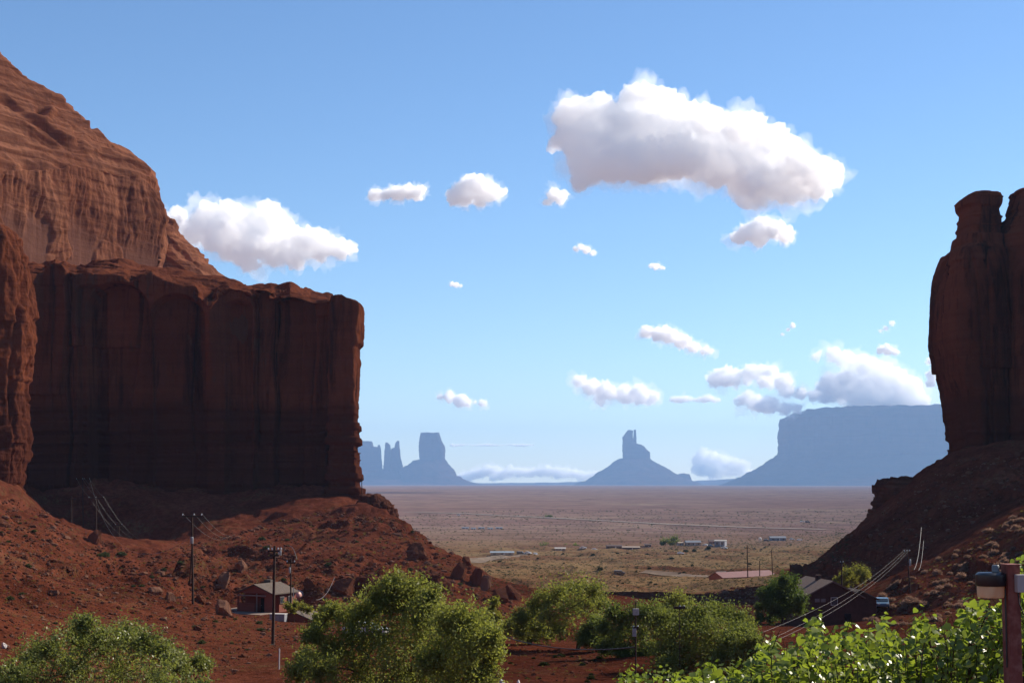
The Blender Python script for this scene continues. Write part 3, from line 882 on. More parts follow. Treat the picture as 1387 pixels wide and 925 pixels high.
far_block("talus_skirt", [(668, 940, 1950, YM, 1300), (658, 985, 1910, YM, 1100), (651, 1001, 1890, YM, 1000), (644, 1017, 1880, YM, 900), (637, 1031, 1870, YM, 820), (631, 1040, 1860, YM, 760), (624, 1051, 1850, YM, 700), (617, 1060, 1840, YM, 640)], 3.0, 12, r, 300, 120)
far_block("rock_wall", [(640, 1060, 1830, YM, 640), (618, 1061.5, 1825, YM, 600), (600, 1062.5, 1822, YM, 590), (567, 1064.5, 1820, YM, 580), (565, 1070, 1815, YM, 560), (561, 1078, 1810, YM, 545), (559, 1081, 1808, YM, 535), (555, 1106, 1800, YM, 470), (552.8, 1200, 1780, YM, 330), (552, 1280, 1740, YM, 200)], 4, 10, r, 420, 160, 1.6)
# low blue rim closing the plain
def rim(name, pts, Y, dy, label):
    xs = np.linspace(pts[0][0], pts[-1][0], 300)
    tops = np.interp(xs, *zip(*pts)) - .5 * fbm(xyz(xs, 0, 0, .05, 0, 0), 3)
    prof = [(-dy * 1.6, 12.0), (-dy * .5, 3.0), (-dy * .25, .4), (0, 0), (dy, .8), (dy * 1.5, 16)]
    V = np.stack([P(xs, tops + q, Y + y) for y, q in prof])
    V[1:-1, :, 1] += 90 * fbm(xyz(V[1:-1, :, 0], 0, V[1:-1, :, 2], .003, 0, .02), 3)
    o = mesh_np(name, V, grid_faces(*V.shape[:2]), M_FAR)
    return tag(o, label, None, None, 'structure')
rim("hills", [(-400, 650), (420, 652), (500, 654), (640, 654.2), (720, 653.6), (790, 652.4), (860, 654), (936, 651.5), (980, 649), (1016, 646.5), (1060, 645), (1300, 643), (1900, 640)], 34000, 900, "low blue rim closing the far plain")
# ------------------------------------------------------------------ the hazy air of the valley
def haze_box():
    t = NT("valley_haze")
    v = t.n('ShaderNodeVolumePrincipled')
    v.inputs['Color'].default_value = (.29, .51, .88, 1)
    v.inputs['Density'].default_value = 0.000027
    v.inputs['Anisotropy'].default_value = 0.2
    t.l(v.outputs[0], t.out.inputs['Volume'])
    mb = MB().box((0, 0, 405.0), (74000, 74000, 1300.0))
    o = mb.build("haze", t.m)
    tag(o, "thin blue haze filling the air of the valley", None, None, 'stuff')
    o.visible_shadow = True
haze_box()
# ------------------------------------------------------------------ clouds
def cloud_mat(name, dens, rad, lo):
    t = NT(name)
    v = t.n('ShaderNodeVolumePrincipled')
    v.inputs['Color'].default_value = (1, 1, 1, 1)
    v.inputs['Density'].default_value = dens
    v.inputs['Anisotropy'].default_value = 0.25
    t.l(v.outputs[0], t.out.inputs['Volume'])
    if dens * rad < 1.0:
        return t.m
    tr = t.n('ShaderNodeBsdfTransparent')
    df = t.n('ShaderNodeBsdfTranslucent')
    df.inputs['Color'].default_value = (.95, .95, .95, 1)
    m = t.n('ShaderNodeMixShader')
    m.inputs[0].default_value = 0.012
    t.l(tr.outputs[0], m.inputs[1]); t.l(df.outputs[0], m.inputs[2])
    t.l(m.outputs[0], t.out.inputs['Surface'])
    return t.m

def make_cloud(label, puffs, D, dens_k=1.0, rough=1.0, seed=0, vox=9.0, group=None):
    """A dense core and, as its part, a thin torn veil of vapour round it."""
    core = cloud_body("cloud", puffs, D, dens_k, rough, seed, vox, 2.3)
    tag(core, label, "cloud", group)
    veil = cloud_body("veil", [(x + .12 * r, y + .05 * r, r * 1.16) for x, y, r in puffs], D, dens_k, rough * 1.7, seed + 50, vox * .8, .30)
    veil.location = veil.location - core.location
    veil.parent = core
    return core

def cloud_body(name, puffs, D, dens_k, rough, seed, vox, dk):
    rs = np.random.default_rng(100 + seed)
    px_m = D / F
    bm = bmesh.new()
    rmed = np.median([p[2] for p in puffs]) * px_m
    for (x, y, r) in puffs:
        for k in range(3):
            q = r * (1.0 if k == 0 else rs.uniform(.45, .75))
            jx, jy = (0, 0) if k == 0 else rs.normal(0, r * .5, 2)
            c = P(x + jx, y + jy * .8, D + rs.normal(0, r * px_m * (.5 if k == 0 else .9)))
            bmesh.ops.create_icosphere(bm, subdivisions=3, radius=q * px_m, matrix=Matrix.Translation(Vector(c)) @ Matrix.Diagonal((1.06, 1.1, .9, 1)))
    me = bpy.data.meshes.new("cloud_tmp"); bm.to_mesh(me); bm.free()
    tmp = bpy.data.objects.new("cloud_tmp", me); COL.objects.link(tmp)
    md = tmp.modifiers.new("r", 'REMESH'); md.mode = 'VOXEL'; md.voxel_size = rmed / (vox * 1.25)
    dg = bpy.context.evaluated_depsgraph_get()
    ev = tmp.evaluated_get(dg)
    m2 = bpy.data.meshes.new_from_object(ev)
    bpy.data.objects.remove(tmp)
    n = len(m2.vertices)
    V = np.empty(n * 3, np.float32); m2.vertices.foreach_get('co', V); V = V.reshape(-1, 3).astype(float)
    N = np.empty(n * 3, np.float32); m2.vertices.foreach_get('normal', N); N = N.reshape(-1, 3)
    s = 1.0 / rmed
    q = V * s
    d = .10 * rmed + 0.34 * rmed * fbm(q * 0.9 + seed, 3) + 0.26 * rmed * (np.abs(perlin(q * 2.1 + seed * 3)) * 2 - .5) + .15 * rmed * (np.abs(perlin(q * 4.6 + seed)) * 2 - .5) + .10 * rmed * fbm(q * 9.0, 2) + .05 * rmed * fbm(q * 19.0, 2)
    V = V + N * (d * rough)[:, None]
    m2.vertices.foreach_set('co', V.astype(np.float32).ravel())
    tmp = bpy.data.objects.new("cloud_tmp", m2); COL.objects.link(tmp)
    md = tmp.modifiers.new("r", 'REMESH'); md.mode = 'VOXEL'; md.voxel_size = rmed / (vox * 1.7)
    m2 = bpy.data.meshes.new_from_object(tmp.evaluated_get(bpy.context.evaluated_depsgraph_get()))
    bpy.data.objects.remove(tmp)
    n = len(m2.vertices)
    V = np.empty(n * 3, np.float32); m2.vertices.foreach_get('co', V); V = V.reshape(-1, 3).astype(float)
    c = V.mean(0)
    m2.vertices.foreach_set('co', (V - c).astype(np.float32).ravel())
    m2.polygons.foreach_set('use_smooth', np.ones(len(m2.polygons), bool))
    m2.materials.clear()
    m2.materials.append(cloud_mat("cloud_vapour", dk * dens_k / rmed, rmed, .2))
    m2.name = name; m2.update()
    o = bpy.data.objects.new(name, m2); COL.objects.link(o)
    o.location = c
    return o

def zc(lst, sc, ox, oy):
    return [(ox + a / sc, oy + b / sc, c / sc) for a, b, c in lst]
Z1 = lambda l: zc(l, 3.2256, 720, 90)
Z2 = lambda l: zc(l, 2.667, 200, 200)
Z3 = lambda l: [(x, y, r * 1.18) for x, y, r in zc(l, 1.9, 560, 420)]
make_cloud("largest white cloud with a grey belly high over the valley", Z1([(185, 215, 62), (260, 235, 75), (345, 245, 85), (415, 160, 45), (470, 130, 52), (560, 145, 58), (620, 195, 70), (690, 225, 70), (760, 255, 72), (850, 285, 76), (940, 305, 80), (1020, 325, 84), (1090, 385, 84), (1165, 420, 86), (1225, 470, 82), (1275, 490, 46), (1255, 535, 44), (150, 330, 42), (220, 335, 82), (250, 420, 92), (225, 480, 52), (340, 425, 92), (440, 415, 100), (540, 405, 100), (640, 395, 98), (740, 400, 104), (840, 430, 104), (940, 475, 100), (1000, 525, 74), (1080, 515, 82), (965, 585, 28), (1170, 515, 64), (330, 330, 95), (480, 270, 100), (600, 300, 100)]), 7600, 1.0, 1.0, 1, 8.5)
make_cloud("small ragged wisp under one end of the largest cloud", Z1([(95, 560, 26), (125, 585, 18), (70, 590, 15), (140, 560, 20)]), 8500, .4, 1.5, 2, 5)
make_cloud("broad white cloud rising behind the rounded dome", Z2([(100, 262, 38), (60, 272, 40), (10, 270, 40), (230, 252, 55), (300, 240, 45), (350, 282, 62), (430, 270, 52), (480, 300, 52), (540, 335, 44), (600, 340, 48), (650, 360, 40), (700, 375, 28), (737, 358, 14), (300, 335, 62), (380, 350, 62), (460, 375, 52), (540, 385, 40), (370, 425, 28), (620, 385, 30), (250, 325, 55), (180, 300, 46)]), 10500, .9, 1.1, 3, 7)
make_cloud("small white cloud with a separate puff at one end, level with the largest cloud's belly", Z2([(820, 173, 20), (868, 167, 16), (905, 165, 28), (948, 160, 26), (985, 154, 16)]), 9500, .75, 1.3, 4, 6)
make_cloud("compact white cloud between the long small cloud and the largest cloud", Z2([(1110, 180, 26), (1150, 152, 36), (1190, 132, 34), (1222, 160, 36), (1260, 166, 22), (1288, 156, 10), (1150, 186, 24), (1200, 184, 26)]), 9500, .75, 1.3, 5, 6)
make_cloud("small white cloud just below the bright end of the largest cloud", [(998, 323, 8), (1013, 314, 12), (1032, 308, 14), (1050, 312, 13), (1066, 318, 9), (1030, 324, 10)], 10500, .8, 1.3, 6, 6)
make_cloud("thin curved wisp of cloud alone in the middle of the sky", [(780, 337, 3), (787, 335, 4), (795, 339, 5), (804, 343, 3.5)], 11500, .35, 1.4, 7, 5)
make_cloud("tiny wisp of cloud under the right hand small cloud", [(882, 360, 3), (889, 361, 4), (896, 363, 2.5)], 12000, .3, 1.4, 8, 4)
make_cloud("tiny faint wisp of cloud alone above the square capped butte", [(612, 385, 3), (618, 386, 3.5), (624, 387, 2)], 13000, .35, 1.3, 9, 4)
make_cloud("slanting white cloud alone above the spired butte", Z3([(598, 55, 11), (628, 62, 14), (658, 66, 16), (690, 80, 15), (720, 95, 12), (750, 104, 9), (767, 107, 5)]), 17500, .7, 1.4, 10, 6)
make_cloud("long low white cloud directly over the spired butte", Z3([(428, 183, 13), (458, 200, 17), (498, 210, 20), (540, 215, 19), (580, 215, 18), (615, 222, 14), (478, 232, 8)]), 24000, .7, 1.4, 11, 6)
make_cloud("small low cloud above the square capped butte", Z3([(70, 222, 6), (93, 225, 11), (120, 232, 14), (137, 239, 9), (160, 238, 3), (178, 241, 8)]), 26000, .6, 1.4, 12, 6)
make_cloud("flat spread of cloud over the end of the mesa", Z3([(780, 178, 16), (820, 175, 19), (870, 160, 18), (910, 165, 19), (950, 185, 19), (962, 208, 14), (1000, 215, 12), (1030, 222, 11), (860, 218, 11), (880, 238, 16), (920, 244, 17), (958, 253, 13), (988, 250, 8), (842, 235, 9)]), 23000, .6, 1.4, 13, 6)
make_cloud("large bright cloud bank resting above the long mesa", Z3([(1040, 116, 9), (1080, 116, 13), (1120, 122, 16), (1160, 142, 22), (1200, 162, 25), (1240, 182, 27), (1278, 205, 27), (1300, 236, 20), (1180, 200, 32), (1120, 190, 32), (1080, 195, 26), (1140, 225, 26), (1220, 225, 28), (1260, 238, 22), (1070, 220, 14)]), 23500, .7, 1.3, 14, 6)
make_cloud("little round cloud on top of the mesa's cloud bank", Z3([(1205, 102, 8), (1222, 104, 10), (1240, 108, 7)]), 21000, .6, 1.3, 15, 5)
make_cloud("small cloud tucked against the wall of the dark butte", Z3([(1335, 168, 12), (1330, 187, 9), (1365, 182, 11), (1330, 130, 7), (1350, 128, 8)]), 23000, .6, 1.3, 16, 5)
make_cloud("faint flat streak of cloud joining two low clouds", Z3([(668 + 9 * i, 229 + 2 * math.sin(i * 1.1), 5.5 + 1.8 * math.sin(i * .8)) for i in range(14)]), 25000, .35, 1.4, 17, 5)
make_cloud("faint feathery wisp above the mesa's cloud bank", Z3([(976, 41, 5), (965, 50, 3.5), (950, 62, 3)]), 17000, .3, 1.5, 18, 5)
make_cloud("faint wisp of cloud beside the wall of the dark butte", Z3([(1232, 34, 5), (1215, 47, 5), (1203, 53, 3)]), 17000, .3, 1.5, 19, 5)
make_cloud("low pale cloud bank along the skyline beside the square capped butte", Z3([(125, 430, 11), (142, 427, 11), (160, 420, 11), (176, 418, 11), (192, 412, 12), (212, 418, 12), (230, 420, 12), (250, 418, 11), (270, 416, 10), (290, 418, 11), (310, 418, 10), (328, 416, 11), (345, 413, 11), (368, 417, 11), (390, 418, 12), (410, 422, 10), (430, 424, 9), (450, 425, 9), (470, 424, 8)]), 42000, .5, 1.2, 20, 6)
make_cloud("low pale cloud on the skyline between the spired butte and the mesa", Z3([(735, 388, 15), (755, 386, 16), (775, 388, 17), (800, 392, 16), (820, 396, 14), (840, 404, 12), (740, 410, 14), (765, 412, 15), (790, 412, 14), (815, 414, 12), (850, 416, 9), (870, 418, 7)]), 42000, .5, 1.2, 21, 6)
make_cloud("thin level streak of cloud near the skyline", Z3([(98 + 6 * i, 347 + .6 * math.sin(i * .7), 2.4 + .7 * math.sin(i * .45 + 1)) for i in range(36)]), 40000, .3, 1.1, 22, 5)
# ------------------------------------------------------------------ loose rock and desert plants on the slopes
M_ROCKS = [rock_mat("red_boulder_rock", (.26, .105, .062), (.17, .065, .040), (.10, .04, .028), (.06, .03, .024), 3.0, .4, .3),
           rock_mat("pale_boulder_rock", (.36, .190, .125), (.25, .115, .072), (.16, .07, .046), (.09, .045, .035), 3.0, .3, .3)]
M_SHRUB = [leaf_mat("grey_green_scrub", (.105, .115, .055), (.060, .075, .034), .25, .0, .5, .6, (1, 1, 1)),
           leaf_mat("straw_scrub", (.42, .265, .19), (.24, .145, .10), .4, .0, .5, .6, (1, .97, .95)),
           leaf_mat("dark_scrub", (.055, .062, .030), (.035, .040, .020), .2, .0, .5),
           leaf_mat("dry_grass_blades", (.26, .20, .08), (.16, .15, .055), .4, .0, .5)]
M_TWIG = plain_mat("grey_bark", (.085, .060, .045), .9, .35, 8.0, .1)

def boulder_mesh(seed, mat, flat=0.75, sub=4):
    rs = np.random.default_rng(seed)
    bm = bmesh.new()
    bmesh.ops.create_icosphere(bm, subdivisions=sub, radius=1.0)
    V = np.array([v.co[:] for v in bm.verts])
    nrm = rs.normal(size=(17, 3)); nrm /= np.linalg.norm(nrm, axis=1)[:, None]
    for k in range(len(nrm)):
        h = rs.uniform(.42, .74)
        d = V @ nrm[k]
        over = d > h
        V[over] -= (d[over] - h)[:, None] * nrm[k]
    V *= (1, rs.uniform(.75, 1.1), flat * rs.uniform(.8, 1.15))
    V *= (1 + .13 * fbm(V * 2.0 + seed, 3) + .06 * ridged(V * 3.1 + seed, 2) + .035 * fbm(V * 8 + seed, 2))[:, None]
    V[:, 2] -= V[:, 2].min() * .55
    V /= np.abs(V[:, 0]).max()
    for v, c in zip(bm.verts, V): v.co = c
    me = bpy.data.meshes.new("boulder"); bm.to_mesh(me); bm.free()
    me.materials.append(mat)
    me.polygons.foreach_set('use_smooth', np.ones(len(me.polygons), bool))
    me.set_sharp_from_angle(angle=math.radians(20))
    return me
BOULD = [boulder_mesh(30 + k, M_ROCKS[1 if k % 4 == 3 else 0], .6 + .1 * (k % 3)) for k in range(8)]

def blades(n, seed, spread=1.0, hgt=.75, w=.09, L=.30, dome=True):
    """Points of small leaf-like triangles filling a mound of radius 1."""
    rs = np.random.default_rng(seed)
    d = rs.normal(size=(n, 3)); d[:, 2] = np.abs(d[:, 2]); d /= np.linalg.norm(d, axis=1)[:, None]
    r = rs.uniform(.25, 1.0, n) ** .6
    lump = 1 + .22 * fbm(d * 2.2 + seed, 2)
    c = d * (r * lump)[:, None] * (spread, spread, hgt)
    a = d + rs.normal(0, .5, (n, 3)); a /= np.linalg.norm(a, axis=1)[:, None]
    s = np.cross(a, rs.normal(size=(n, 3))); s /= np.linalg.norm(s, axis=1)[:, None]
    L = L * rs.uniform(.6, 1.3, n)[:, None]; w = w * rs.uniform(.6, 1.3, n)[:, None]
    V = np.stack([c - s * w - a * L * .3, c + s * w - a * L * .3, c + a * L], 1)
    return V.reshape(-1, 3), np.arange(3 * n).reshape(-1, 3)

def shrub_mesh(seed, mat, n=420, hgt=.75):
    V, f = blades(n, seed, 1.0, hgt)
    o = mesh_np("shrub", V, f, mat, False)
    me = o.data
    bpy.data.objects.remove(o)
    return me
SHRUB = [[shrub_mesh(60 + 5 * k + j, m, 420, .6 + .15 * j) for j in range(3)] for k, m in enumerate(M_SHRUB[:3])]

def in_poly(poly, n, seed):
    rs = np.random.default_rng(seed)
    poly = np.array(poly, float)
    lo, hi = poly.min(0), poly.max(0)
    out = []
    while len(out) < n:
        x, y = rs.uniform(lo, hi)
        c = False
        j = len(poly) - 1
        for i in range(len(poly)):
            if (poly[i, 1] > y) != (poly[j, 1] > y) and x < (poly[j, 0] - poly[i, 0]) * (y - poly[i, 1]) / (poly[j, 1] - poly[i, 1]) + poly[i, 0]:
                c = not c
            j = i
        if c: out.append((x, y))
    return np.array(out)

def clear_of_pads(p, extra=1.0):
    return all(math.hypot(p[0] - q[0], p[1] - q[1]) > q[2] * .8 + extra for q in PADS)

def scatter(name, label, cat, group, meshes, pts, sizes, seed, squash=(.8, 1.2), sink=.0):
    rs = random.Random(seed)
    for (p, s) in zip(hit_many(pts[:, 0], pts[:, 1]), sizes):
        if p is None or not clear_of_pads(p): continue
        r = s / 2 * p[1] / F
        o = bpy.data.objects.new(name, rs.choice(meshes))
        COL.objects.link(o)
        o.location = (p[0], p[1], h1(p[0], p[1]) - sink * r)
        o.rotation_euler = (rs.uniform(-.15, .15), rs.uniform(-.15, .15), rs.uniform(0, 6.28))
        o.scale = (r, r * rs.uniform(.8, 1.1), r * rs.uniform(*squash))
        tag(o, label, cat, group)

def power(n, lo, hi, seed, k=2.2):
    u = np.random.default_rng(seed).uniform(0, 1, n)
    return lo * (1 - u * (1 - (lo / hi) ** k)) ** (-1 / k)

LEFT = [(0, 672), (60, 692), (130, 729), (200, 749), (330, 718), (430, 692), (540, 702), (640, 768), (700, 815), (660, 860), (420, 862), (300, 922), (0, 922)]
RIGHT = [(1387, 692), (1300, 741), (1200, 796), (1150, 834), (1230, 858), (1310, 830), (1387, 760)]
DARK = [(1288, 622), (1195, 692), (1100, 766), (1180, 795), (1300, 722), (1387, 680), (1387, 610)]
BANK = [(940, 806), (1000, 796), (1070, 786), (1092, 802), (1040, 842), (960, 832)]
RED = [(676, 872), (830, 884), (815, 925), (660, 925)]
MIDP = [(645, 775), (700, 752), (1110, 735), (1090, 770), (960, 790), (700, 798)]
scatter("boulder", "angular red boulder lying on the slope under the long cliff", "boulder", "boulders on the cliff slope", BOULD, in_poly(LEFT, 230, 1), power(230, 5.0, 20, 1, 1.5), 1, (.6, 1.1), .15)
scatter("boulder", "dark boulder lying on the shaded slope below the butte", "boulder", "boulders on the shaded slope", BOULD, in_poly(DARK, 50, 2), power(50, 4, 13, 2, 1.6), 2, (.6, 1.1), .15)
scatter("boulder", "red boulder on the rocky bank in front of the long red building", "boulder", "boulders on the rocky bank", BOULD, in_poly(BANK, 60, 3), power(60, 4, 13, 3, 1.4), 3, (.6, 1.1), .15)
scatter("shrub", "straw coloured round shrub on the sunny slope behind the lamp post", "shrub", "straw shrubs on the sunny slope", SHRUB[1], in_poly(RIGHT, 125, 4), power(125, 8, 18, 4, 1.4), 4)
scatter("shrub", "grey green shrub on the red slope under the long cliff", "shrub", "shrubs on the cliff slope", SHRUB[0], in_poly(LEFT, 70, 5), power(70, 5, 14, 5, 1.6), 5)
scatter("shrub", "dark round shrub on the bare red bank between the big trees", "shrub", "shrubs on the red bank", SHRUB[2], in_poly(RED, 22, 6), power(22, 5, 15, 6, 1.0), 6)
scatter("shrub", "low dark shrub on the scrub flat between the trees and the settlement", "shrub", "shrubs on the scrub flat", SHRUB[2], in_poly(MIDP, 70, 7), power(70, 3, 8, 7, 1.6), 7)

def rock_at(label, x0, y0, x1, y1, k, mat=None, rz=0.0, ymin=8, lift=0.0):
    p = hit((x0 + x1) / 2, y1 - 1, ymin)
    if p is None: return
    r = (x1 - x0) / 2 * p[1] / F
    hz = (y1 - y0) * p[1] / F
    me = BOULD[k].copy()
    if mat is not None: me.materials[0] = mat
    zs = [v.co.z for v in me.vertices]
    o = bpy.data.objects.new("boulder", me); COL.objects.link(o)
    o.location = (p[0], p[1] + r * .5, h1(p[0], p[1]) + lift)
    o.scale = (r, r * .9, hz / max(zs))
    o.rotation_euler[2] = rz
    tag(o, label, "boulder")
rock_at("big rounded dark red boulder alone on the smooth upper slope", 549, 736, 577, 758, 2, None, .4)
rock_at("big boulder with a cracked top beside the concrete strip of the small house", 285, 813, 313, 834, 4, M_ROCKS[1], .3)
rock_at("layered outcrop boulder just uphill of the small brick house", 288, 776, 314, 798, 1, M_ROCKS[1], 2.2)
rock_at("pair like orange topped boulder on the slope above the small house", 313, 759, 340, 776, 3, M_ROCKS[1], 1.2)
rock_at("square dark block standing at the end of the blocky ledge", 609, 762, 637, 786, 5, None, .6)
rock_at("dark block leaning out at the very toe of the red slope", 634, 770, 656, 794, 0, None, 2.0)
rock_at("pale leaning slab at the toe of the red slope", 651, 780, 669, 800, 7, M_ROCKS[1], .2)
rock_at("long flat slab of rock lying at the bottom of the toe", 660, 797, 690, 816, 6, None, .9)
rock_at("dark boulder lowest at the bottom end of the toe", 682, 793, 704, 812, 2, None, 1.9)
rock_at("cube like dark boulder perched on the ridge line above the blocky ledge", 622, 754, 640, 768, 4, None, .5)
rock_at("pointed dark rock standing on the crest of the near rise", 115, 718, 142, 738, 5, None, .5)
rock_at("round dark boulder at the end of the shaded slope's skyline", 1068, 764, 1088, 788, 0, None, .7)
rock_at("pale boulder on the slope above the pole with the long wires", 196, 795, 222, 806, 3, M_ROCKS[1], .7)
rock_at("pale flat boulder next to the one under the long wired pole", 222, 802, 240, 814, 7, M_ROCKS[1], 1.7)
rock_at("wide dark overhanging rock at the edge of the red slope", 440, 784, 480, 806, 6, None, .1)
rock_at("lone white stone on the slope above the bush", 0, 871, 9, 879, 1, plain_mat("white_stone", (.55, .5, .46), .8, .2), 0)

def stuff_mesh(name, label, pts, sizes, base_V, base_f, mat, seed, flat=1.0, smooth=False):
    rs = np.random.default_rng(seed)
    Vs, Fs, n = [], [], 0
    variants = base_V if isinstance(base_V, list) else [base_V]
    hs = [(p, s) for p, s in zip(hit_many(pts[:, 0], pts[:, 1]), sizes) if p is not None and clear_of_pads(p, 0)]
    if not hs: return
    xy = np.array([h[0] for h in hs]); z = hq(xy[:, 0], xy[:, 1])
    for (p, s), zz in zip(hs, z):
        r = s / 2 * p[1] / F
        a = rs.uniform(0, 6.28); ca, sa = math.cos(a), math.sin(a)
        B = variants[rs.integers(len(variants))]
        W = np.stack([B[:, 0] * ca - B[:, 1] * sa, B[:, 0] * sa + B[:, 1] * ca, B[:, 2] * flat], 1) * r * rs.uniform(.8, 1.2, 3)
        Vs.append(W + (p[0], p[1], zz)); Fs.append(base_f + n); n += len(B)
    o = mesh_np(name, np.concatenate(Vs), np.concatenate(Fs), mat, smooth)
    tag(o, label, None, None, 'stuff')
def ico(sub):
    bm = bmesh.new(); bmesh.ops.create_icosphere(bm, subdivisions=sub, radius=1.0)
    V = np.array([v.co[:] for v in bm.verts]); f = np.array([[v.index for v in q.verts] for q in bm.faces]); bm.free()
    return V, f
_iv, _if = ico(1)
_iv2, _if2 = ico(2)
_stones = [(_iv2 * (1 + .25 * np.random.default_rng(k).normal(size=(len(_iv2), 1)) * .5) + np.random.default_rng(k).normal(0, .08, _iv2.shape)) * (1, .8, .6) + (0, 0, .2) for k in range(6)]
stuff_mesh("rubble", "small red stones strewn over the slopes", np.concatenate([in_poly(LEFT, 4200, 11), in_poly(DARK, 700, 12), in_poly(RIGHT, 500, 13), in_poly(BANK, 700, 14), in_poly(RED, 160, 15)]), power(6260, 1.8, 9, 21, 1.9), _stones, _if2, M_ROCKS[0], 5)
stuff_mesh("sun_toned_rubble", "broken stones strewn among the red ones, toned paler as if sunlit", np.concatenate([in_poly(LEFT, 2300, 51), in_poly(BANK, 400, 54), in_poly(DARK, 200, 55)]), power(2900, 2.0, 10, 56, 1.9), _stones, _if2, M_ROCKS[1], 15)  # stone colour lightened to stand for sunlit tops
_bv, _bf = blades(16, 5, 1.0, .8, .16, .55)
stuff_mesh("dry_grass", "thin dry grass tufts on the red slopes", np.concatenate([in_poly(LEFT, 1500, 31), in_poly(RIGHT, 350, 32), in_poly(RED, 90, 33), in_poly(BANK, 120, 34)]), power(2060, 2, 6, 35, 2.0), _bv, _bf, M_SHRUB[3], 6)
_sv, _sf = blades(12, 8, 1.0, .8, .28, .6)
stuff_mesh("desert_scrub", "low scrub dotting the plain", np.concatenate([in_poly([(640, 790), (660, 752), (900, 742), (1150, 716), (1150, 760), (1000, 800), (640, 805)], 5200, 41), in_poly([(500, 700), (700, 690), (1190, 690), (1140, 730), (640, 755), (560, 735)], 2600, 42)]), power(7800, 1.4, 3.2, 43, 2.0), _sv, _sf, M_SHRUB[0], 7)

# ------------------------------------------------------------------ trees
M_LEAF_OLIVE = leaf_mat("olive_foliage", (.30, .305, .088), (.185, .20, .06), .5, .007, .45, .5)
M_LEAF_DARK = leaf_mat("dark_foliage", (.20, .23, .07), (.12, .15, .05), .45, .007, .45, .5)
M_LEAF_YEL = leaf_mat("yellow_green_foliage", (.32, .30, .07), (.21, .215, .055), .45, .007, .45, .5)
M_LEAF_BUSH = leaf_mat("glossy_bush_foliage", (.26, .275, .085), (.15, .175, .056), .45, .015, .4, .5)
M_COTTON = leaf_mat("cottonwood_leaves", (.285, .33, .055), (.14, .20, .034), .55, .03, .32, 1.2)
M_BARK = plain_mat("brown_bark", (.095, .062, .042), .95, .4, 5.0, .1)

def limb(mb, a, b, r0, r1, rs, bend=.12, n=6, seg=7):
    a, b = Vector(a), Vector(b)
    L = (b - a).length
    off = Vector((rs.gauss(0, 1), rs.gauss(0, 1), rs.gauss(0, .5))) * L * bend
    pts, rad = [], []
    for i in range(n + 1):
        t = i / n
        pts.append(a.lerp(b, t) + off * math.sin(math.pi * t) + Vector((0, 0, L * .08 * math.sin(math.pi * t))))
        rad.append(r0 * (1 - t) + r1 * t)
    mb.tube(pts, rad, seg)
    return pts

def tree(name, label, cat, base, clumps, Y, mat, leaf, per=1.0, seed=1, group=None, spread=.75, trunk=None, bark=None, sparse=0.0):
    """clumps: crown masses (px, py, radius px) at distance Y; base: (px, py) of the foot."""
    rs = random.Random(seed); rn = np.random.default_rng(seed)
    g = P(base[0], base[1], Y)
    gz = h1(g[0], g[1])
    root = empty(name, label, cat, (g[0], g[1], gz), 0, group)
    o0 = np.array((g[0], g[1], gz))
    k = Y / F
    xs = [c[0] for c in clumps]; W = (max(xs) - min(xs)) * k
    wood = MB()
    cents = []
    for (x, y, r) in clumps:
        r *= .92
        c = P(x, y, Y + rs.gauss(0, .28) * W * spread) - o0
        cents.append((Vector(c), r * k))
    top = max(c.z for c, _ in cents)
    tr = trunk or max(.07, .028 * top)
    fork = Vector((rs.gauss(0, .03) * W, rs.gauss(0, .03) * W, max(.3, top * .28)))
    limb(wood, (0, 0, -.3), fork, tr, tr * .75, rs, .05, 5, 9)
    twigs = []
    hubs = [fork]
    for c, r in sorted(cents, key=lambda q: q[0].length):
        src = min(hubs, key=lambda h: (h - c).length + (0.6 * abs(h.z - c.z) if h.z > c.z else 0))
        p = limb(wood, src, c, max(.018, tr * .33 * (1 if src is fork else .6)), .012, rs, .10, 6, 6)
        hubs.append(p[3]); hubs.append(c)
        nt = max(8, int(44 * per))
        for _ in range(nt):
            d = Vector((rs.gauss(0, 1), rs.gauss(0, 1), rs.gauss(.25, .9))).normalized()
            a = c + d * r * rs.uniform(.0, .45)
            b = c + d * r * rs.uniform(.6, 1.7) + Vector((0, 0, r * rs.uniform(-.05, .25)))
            twigs.append((a, b))
            if rs.random() < .30:
                wood.tube([a, a.lerp(b, .5) + Vector((0, 0, .02 * r)), b], [.010, .007, .004], 3, False)
    A = np.array([t[0] for t in twigs]); B = np.array([t[1] for t in twigs])
    nl = max(5, int(17 * per))
    t = rn.uniform(.1, 1.05, (len(A), nl, 1))
    C = A[:, None] * (1 - t) + B[:, None] * t
    wid = np.linalg.norm(B - A, axis=1)[:, None, None] * .16
    C = (C + rn.normal(size=C.shape) * wid).reshape(-1, 3)
    if sparse: C = C[rn.uniform(size=len(C)) > sparse]
    n = len(C)
    ax = rn.normal(size=(n, 3)) + (0, 0, .1); ax /= np.linalg.norm(ax, axis=1)[:, None]
    sd_ = np.cross(ax, rn.normal(size=(n, 3))); sd_ /= np.linalg.norm(sd_, axis=1)[:, None]
    L = leaf * rn.uniform(.6, 1.35, (n, 1)); wv = L * rn.uniform(.34, .5, (n, 1))
    V = np.stack([C - ax * L * .5, C + sd_ * wv * .5, C + ax * L * .5, C - sd_ * wv * .5], 1).reshape(-1, 3)
    mesh_np("crown", V, np.arange(4 * n).reshape(-1, 4), mat, False, root)
    wood.build("trunk", bark or M_BARK, root, True)
    return root

